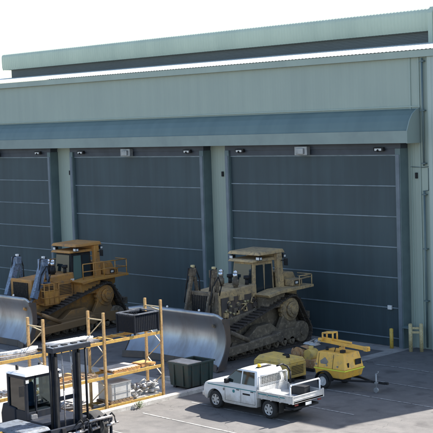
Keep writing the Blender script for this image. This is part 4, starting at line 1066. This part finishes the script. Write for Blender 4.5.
m = MB(); m.cyl((.42, -.28, .75), (.42, .28, .75), .27, 16); m.cyl((.42, 0, .9), (.42, 0, 1.15), .12, 12); m.build('drum', 'gen_yellow', pm)
m = MB(); m.tube([(-.5, -.2, .9), (-.45, -.25, 1.08), (-.1, -.3, 1.12), (.3, -.2, 1.0)], .04, 8); m.box(-.9, .9, -.4, -.32, 0, .119); m.box(-.9, .9, .32, .4, 0, .119); m.build('pipework', 'black', pm)

# ------------------------------------------------------------------ bollard and guard posts
m = MB(); m.cyl((0, 0, 0), (0, 0, 1.02), .10, 18); m.ball((0, 0, 1.02), .10, 16, (1, 1, .45))
thing_mesh('bollard', m, 'bollard', 'single yellow steel bollard standing at the corner of the nearest door', 'bollard', (-38.5, 50.7, 0))
gp = empty('guard_barrier', (-36.95, 50.55, 0), 0); tag(gp, 'faded cream yellow two post guard barrier beside the wall', 'barrier')
PX = [(-.22, .0), (.24, .3)]
for (x, y) in PX:
    m = MB(); m.cyl((x, y, 0), (x, y, 1.42), .10, 16); m.ball((x, y, 1.42), .10, 14, (1, 1, .45)); m.build('post', 'post', gp)
for z in (1.22, 1.0):
    m = MB(); m.bar((-.2, .02, z), (.22, .29, z), .05, .11); m.build('rail', 'post', gp)
m = MB(); m.box(-.95, -.15, .2, .62, 1.12, 1.2); m.bar((-.9, .6, 1.16), (-.9, 1.05, 1.16), .05); m.bar((-.2, .6, 1.16), (-.2, 1.05, 1.16), .05)
m.build('bracket', 'frame', gp)
# blue cabinet standing by the wall at the right edge
wb = empty('wall_cabinet', (-35.6, 51.15, 0), 0); tag(wb, 'pale blue cabinet with a dark reel, against the wall at the right edge', 'cabinet')
m = MB(); m.box(-.25, .5, 0, .34, 1.5, 2.3); m.build('cabinet', 'sign_blue', wb, .02)
m = MB(); m.cyl((0.1, -.1, .9), (0.1, .34, .9), .32, 18); m.cyl((0.1, -.14, .9), (0.1, -.1, .9), .1, 12); m.box(.0, .2, .1, .2, 0, .7); m.build('reel', 'black', wb)

# ------------------------------------------------------------------ forklift (faces +x)
fk = empty('forklift', (-35.65, 27.5, 0), 0)
tag(fk, 'large forklift with tall dark mast and white roofed cab in the left foreground', 'forklift')
# mast: outer and inner channels, crossheads
for sy in (1, -1):
    yc = sy*.53-.24
    m = MB(); m.box(-.12, .04, yc-.15, yc-.04, .3, 3.85); m.box(-.12, -.06, yc-.04, yc+.13, .3, 3.85)
    m.build('mast_upright', 'fl_dark', fk, .01)
    m = MB(); m.box(.045, .16, yc-.10, yc+.0, .35, 3.72); m.box(-.05, .04, yc+.03, yc+.10, .35, 3.8); m.build('mast_rail', 'black', fk)
    yg = sy*.83-.13; m = MB(); m.cyl((-.05, yg, .6), (-.05, yg, 3.86), .045, 10); m.box(-.1, 0, yg-.06, yg+.06, .5, .62); m.build('hose_guide', 'black', fk)
    m = MB(); m.cyl((-.27, yc+.05, .5), (-.27, yc+.05, 3.2), .08, 12); m.build('lift_ram', 'black', fk)
m = MB(); m.box(-.2, .2, -1.0, .78, 3.86, 4.04); m.build('crosshead', 'fl_dark', fk, .01)
m = MB(); m.box(-.18, .18, -.98, .76, 4.041, 4.06); m.build('crosshead_top', 'fl_grey', fk)
m = MB()
for (y) in (-.75, -.3, .15, .6):
    m = MB(); m.box(-.1, .08, y-.1, y+.1, 4.061, 4.10); m.build('sheave', 'black', fk)
for za, zb in ((2.0, 2.16), (1.0, 1.2), (.4, .6)):
    m = MB(); m.box(-.11, -.065, -.64, .135, za, zb); m.build('mast_tie', 'fl_dark', fk)
m = MB()
for q in (-.2, .2): m.tube([(.05, q-.24, .9), (.08, q*1.1-.24, 2.4), (.0, q-.24, 3.85)], .025, 6)
m.build('chain', 'steel', fk)
# carriage and forks
m = MB(); m.box(.26, .38, -1.35, 1.55, .95, 1.12); m.box(.26, .38, -1.35, 1.55, .30, .46)
for q in range(6): y = -1.3+q*.56; m.box(.262, .37, y-.035, y+.035, .46, .95)
m.build('carriage', 'fl_dark', fk, .01)
m = MB()
for (y) in (-.9, -.3, .5, 1.2): m.cyl((.4, y, .8), (.4, y+.45, .84), .07, 10); m.cyl((.4, y+.45, .84), (.42, y+.6, .84), .035, 8)
m.cyl((.5, .3, 1.16), (.5, 1.4, 1.16), .06, 10)
m.build('side_shift_ram', 'steel', fk)
m = MB()
for q in range(6): y = -.2+q*.3; m.tube([(.36, y, 1.1), (.52, y+.1, 1.28), (.46, y+.28, 1.1), (.6, y+.2, .9)], .028, 6)
m.build('hose', 'black', fk)
for y in (-.8, .95):
    m = MB(); m.prism([(.382, .05), (1.9, .05), (1.9, .07), (.5, .12), (.46, 1.1), (.382, 1.1)], y-.09, y+.09, 'y'); m.build('fork', 'black', fk)
# body, cab, counterweight
m = MB(); m.box(-3.1, -.35, -.95, .95, .45, 1.15); m.prism([(-3.2, .4), (-2.3, .4), (-2.3, 1.5), (-3.1, 1.6), (-3.25, 1.2)], -1.0, 1.0, 'y')
m.build('chassis', 'fl_dark', fk, .05)
m = MB(); m.hexa([(-1.75, -2.6, 1.12), (.35, -2.6, 1.12), (.35, -1.3, 1.12), (-1.75, -1.3, 1.12)], [(-1.65, -2.5, 1.26), (.25, -2.5, 1.26), (.25, -1.36, 1.26), (-1.65, -1.36, 1.26)])
m.build('fender', 'fl_grey', fk, .05, 3)
for (x, y) in ((-.45, -1.7), (-.45, 1.25)):
    m = MB(); sy = 1 if y > 0 else -1
    m.cyl((x, y-.28, .62), (x, y+.28, .62), .62, 26); wo = m.build('wheel', 'rubber', fk, .04)
    m = MB(); m.cyl((x, y-.30, .62), (x, y+.30, .62), .34, 18); m.build('rim', 'fl_grey', wo)
for y in (-.85, .85):
    m = MB(); m.cyl((-2.7, y-.2, .45), (-2.7, y+.2, .45), .45, 22); wo = m.build('wheel', 'rubber', fk, .03)
    m = MB(); m.cyl((-2.7, y-.22, .45), (-2.7, y+.22, .45), .24, 16); m.build('rim', 'fl_grey', wo)
# cab
cx0, cx1, cy0, cy1, cz0, cz1 = -2.75, -1.65, -.92, .58, 1.1, 2.78
m = MB(); P_ = .055
for x in (cx0, cx1):
    for y in (cy0, cy1): m.box(x-P_, x+P_, y-P_, y+P_, cz0, cz1)
m.box(cx1-P_*.8, cx1+P_*.8, -.53, -.47, cz0, cz1)
for y in (cy0, cy1): m.box(cx0+P_, cx1-P_, y-P_*.8, y+P_*.8, cz1-.12, cz1); m.box(cx0+P_, cx1-P_, y-P_*.8, y+P_*.8, cz0, cz0+.35)
for x in (cx0, cx1): m.box(x-P_*.8, x+P_*.8, cy0+P_, cy1-P_, cz1-.12, cz1); m.box(x-P_*.8, x+P_*.8, cy0+P_, cy1-P_, cz0, cz0+.3)
m.box(cx0, cx1, cy0, cy1, cz0-.05, cz0-.002)
cf = m.build('cab_frame', 'fl_dark', fk, .01)
m = MB(); m.hexa([(cx0-.1, cy0-.1, cz1+.002), (cx1+.14, cy0-.1, cz1+.002), (cx1+.14, cy1+.1, cz1+.002), (cx0-.1, cy1+.1, cz1+.002)], [(cx0, cy0, cz1+.09), (cx1+.04, cy0, cz1+.08), (cx1+.04, cy1, cz1+.08), (cx0, cy1, cz1+.09)])
m.build('cab_roof', 'white', cf, .03)
m = MB()
for sy, y in ((-1, cy0), (1, cy1)): m.box(cx0+.06, cx1-.06, y-.006, y+.006, cz0+.36, cz1-.13)
m.box(cx1-.006, cx1+.006, cy0+.06, -.54, cz0+.31, cz1-.13); m.box(cx1-.006, cx1+.006, -.46, cy1-.06, cz0+.31, cz1-.13)
m.build('cab_glass', 'cab_glass', cf)
m = MB(); m.box(-2.5, -2.02, -.45, .15, 1.5, 1.66); m.hexa([(-2.58, -.45, 1.6), (-2.46, -.45, 1.6), (-2.46, .15, 1.6), (-2.58, .15, 1.6)], [(-2.68, -.4, 2.3), (-2.57, -.4, 2.3), (-2.57, .1, 2.3), (-2.68, .1, 2.3)])
m.build('seat', 'seat_blue', cf, .04)
m = MB(); m.cyl((-1.85, -.15, 1.2), (-1.95, -.15, 1.85), .035, 8)
for i in range(16):
    a0 = 2*PI*i/16; a1 = 2*PI*(i+1)/16
    m.cyl((-1.96+.04*math.sin(a0), -.15+.19*math.cos(a0), 1.88+.19*math.sin(a0)*.35), (-1.96+.04*math.sin(a1), -.15+.19*math.cos(a1), 1.88+.19*math.sin(a1)*.35), .018, 6)
m.box(-1.85, -1.72, -.8, .4, 1.2, 1.5)
m.build('dashboard', 'black', cf)
for y in (cy0-.05, cy1+.0):
    m = MB(); m.box(cx1+.06, cx1+.16, y-.09, y+.09, cz1-.25, cz1-.1); lo = m.build('work_lamp', 'black', cf, .01)
    m = MB(); m.box(cx1+.161, cx1+.17, y-.07, y+.07, cz1-.235, cz1-.115); m.build('lens', 'lamp_white', lo)
m = MB(); m.box(cx1+.1, cx1+.22, -.85, -.6, 1.15, 1.33); lo = m.build('headlamp', 'chrome', fk, .02)
m = MB(); m.cyl((cx0+.3, cy0+.2, cz1+.13), (cx0+.3, cy0+.2, cz1+.32), .06, 10); m.build('beacon', 'black', cf)
m = MB(); m.bar((cx1+.1, cy0-.1, cz1-.3), (cx1+.3, cy0-.4, cz1-.3), .03); m.box(cx1+.28, cx1+.31, cy0-.52, cy0-.3, cz1-.65, cz1-.25); m.build('mirror', 'black', cf)
m = MB(); m.cyl((-3.0, .75, 1.5), (-3.0, .75, 2.9), .07, 10); m.build('exhaust', 'black', fk)

# ------------------------------------------------------------------ light
SUN_EL, SUN_ROT = math.radians(44.2), math.radians(13.4)
world = bpy.data.worlds.new('World'); sc.world = world; world.use_nodes = True
nt = world.node_tree; bg = nt.nodes['Background']
sky = nt.nodes.new('ShaderNodeTexSky'); sky.sky_type = 'NISHITA'; sky.sun_disc = False
sky.sun_elevation = SUN_EL; sky.sun_rotation = SUN_ROT; sky.air_density = 1.0; sky.dust_density = 1.5; sky.ozone_density = 1.0
nt.links.new(sky.outputs[0], bg.inputs[0]); bg.inputs[1].default_value = 0.102
sd = Vector((math.sin(SUN_ROT)*math.cos(SUN_EL), math.cos(SUN_ROT)*math.cos(SUN_EL), math.sin(SUN_EL)))
L = bpy.data.lights.new('Sun', 'SUN'); L.energy = 4.8; L.angle = math.radians(.53); L.color = (1, .95, .88)
lo = bpy.data.objects.new('Sun', L); col.objects.link(lo); lo.rotation_euler = sd.to_track_quat('Z', 'Y').to_euler()

# ------------------------------------------------------------------ camera
yaw, pitch, roll = math.radians(45.27235701), math.radians(4.34349359), math.radians(-1.89876741)
f_ = Vector((-math.sin(yaw)*math.cos(pitch), math.cos(yaw)*math.cos(pitch), -math.sin(pitch)))
r_ = Vector((math.cos(yaw), math.sin(yaw), 0)); u_ = r_.cross(f_)
r2 = math.cos(roll)*r_+math.sin(roll)*u_; u2 = -math.sin(roll)*r_+math.cos(roll)*u_
mat = Matrix((r2, u2, -f_)).transposed().to_4x4(); mat.translation = (0, 0, 12)
cam = bpy.data.cameras.new('Camera'); co = bpy.data.objects.new('Camera', cam); col.objects.link(co)
co.matrix_world = mat; cam.sensor_width = 36; cam.lens = 1220/433*36; cam.clip_start = .5; cam.clip_end = 3000
sc.camera = co

sc.view_settings.view_transform = 'Standard'; sc.view_settings.look = 'None'
sc.view_settings.exposure = 1.6; sc.view_settings.gamma = 1.0; sc.view_settings.use_curve_mapping = False
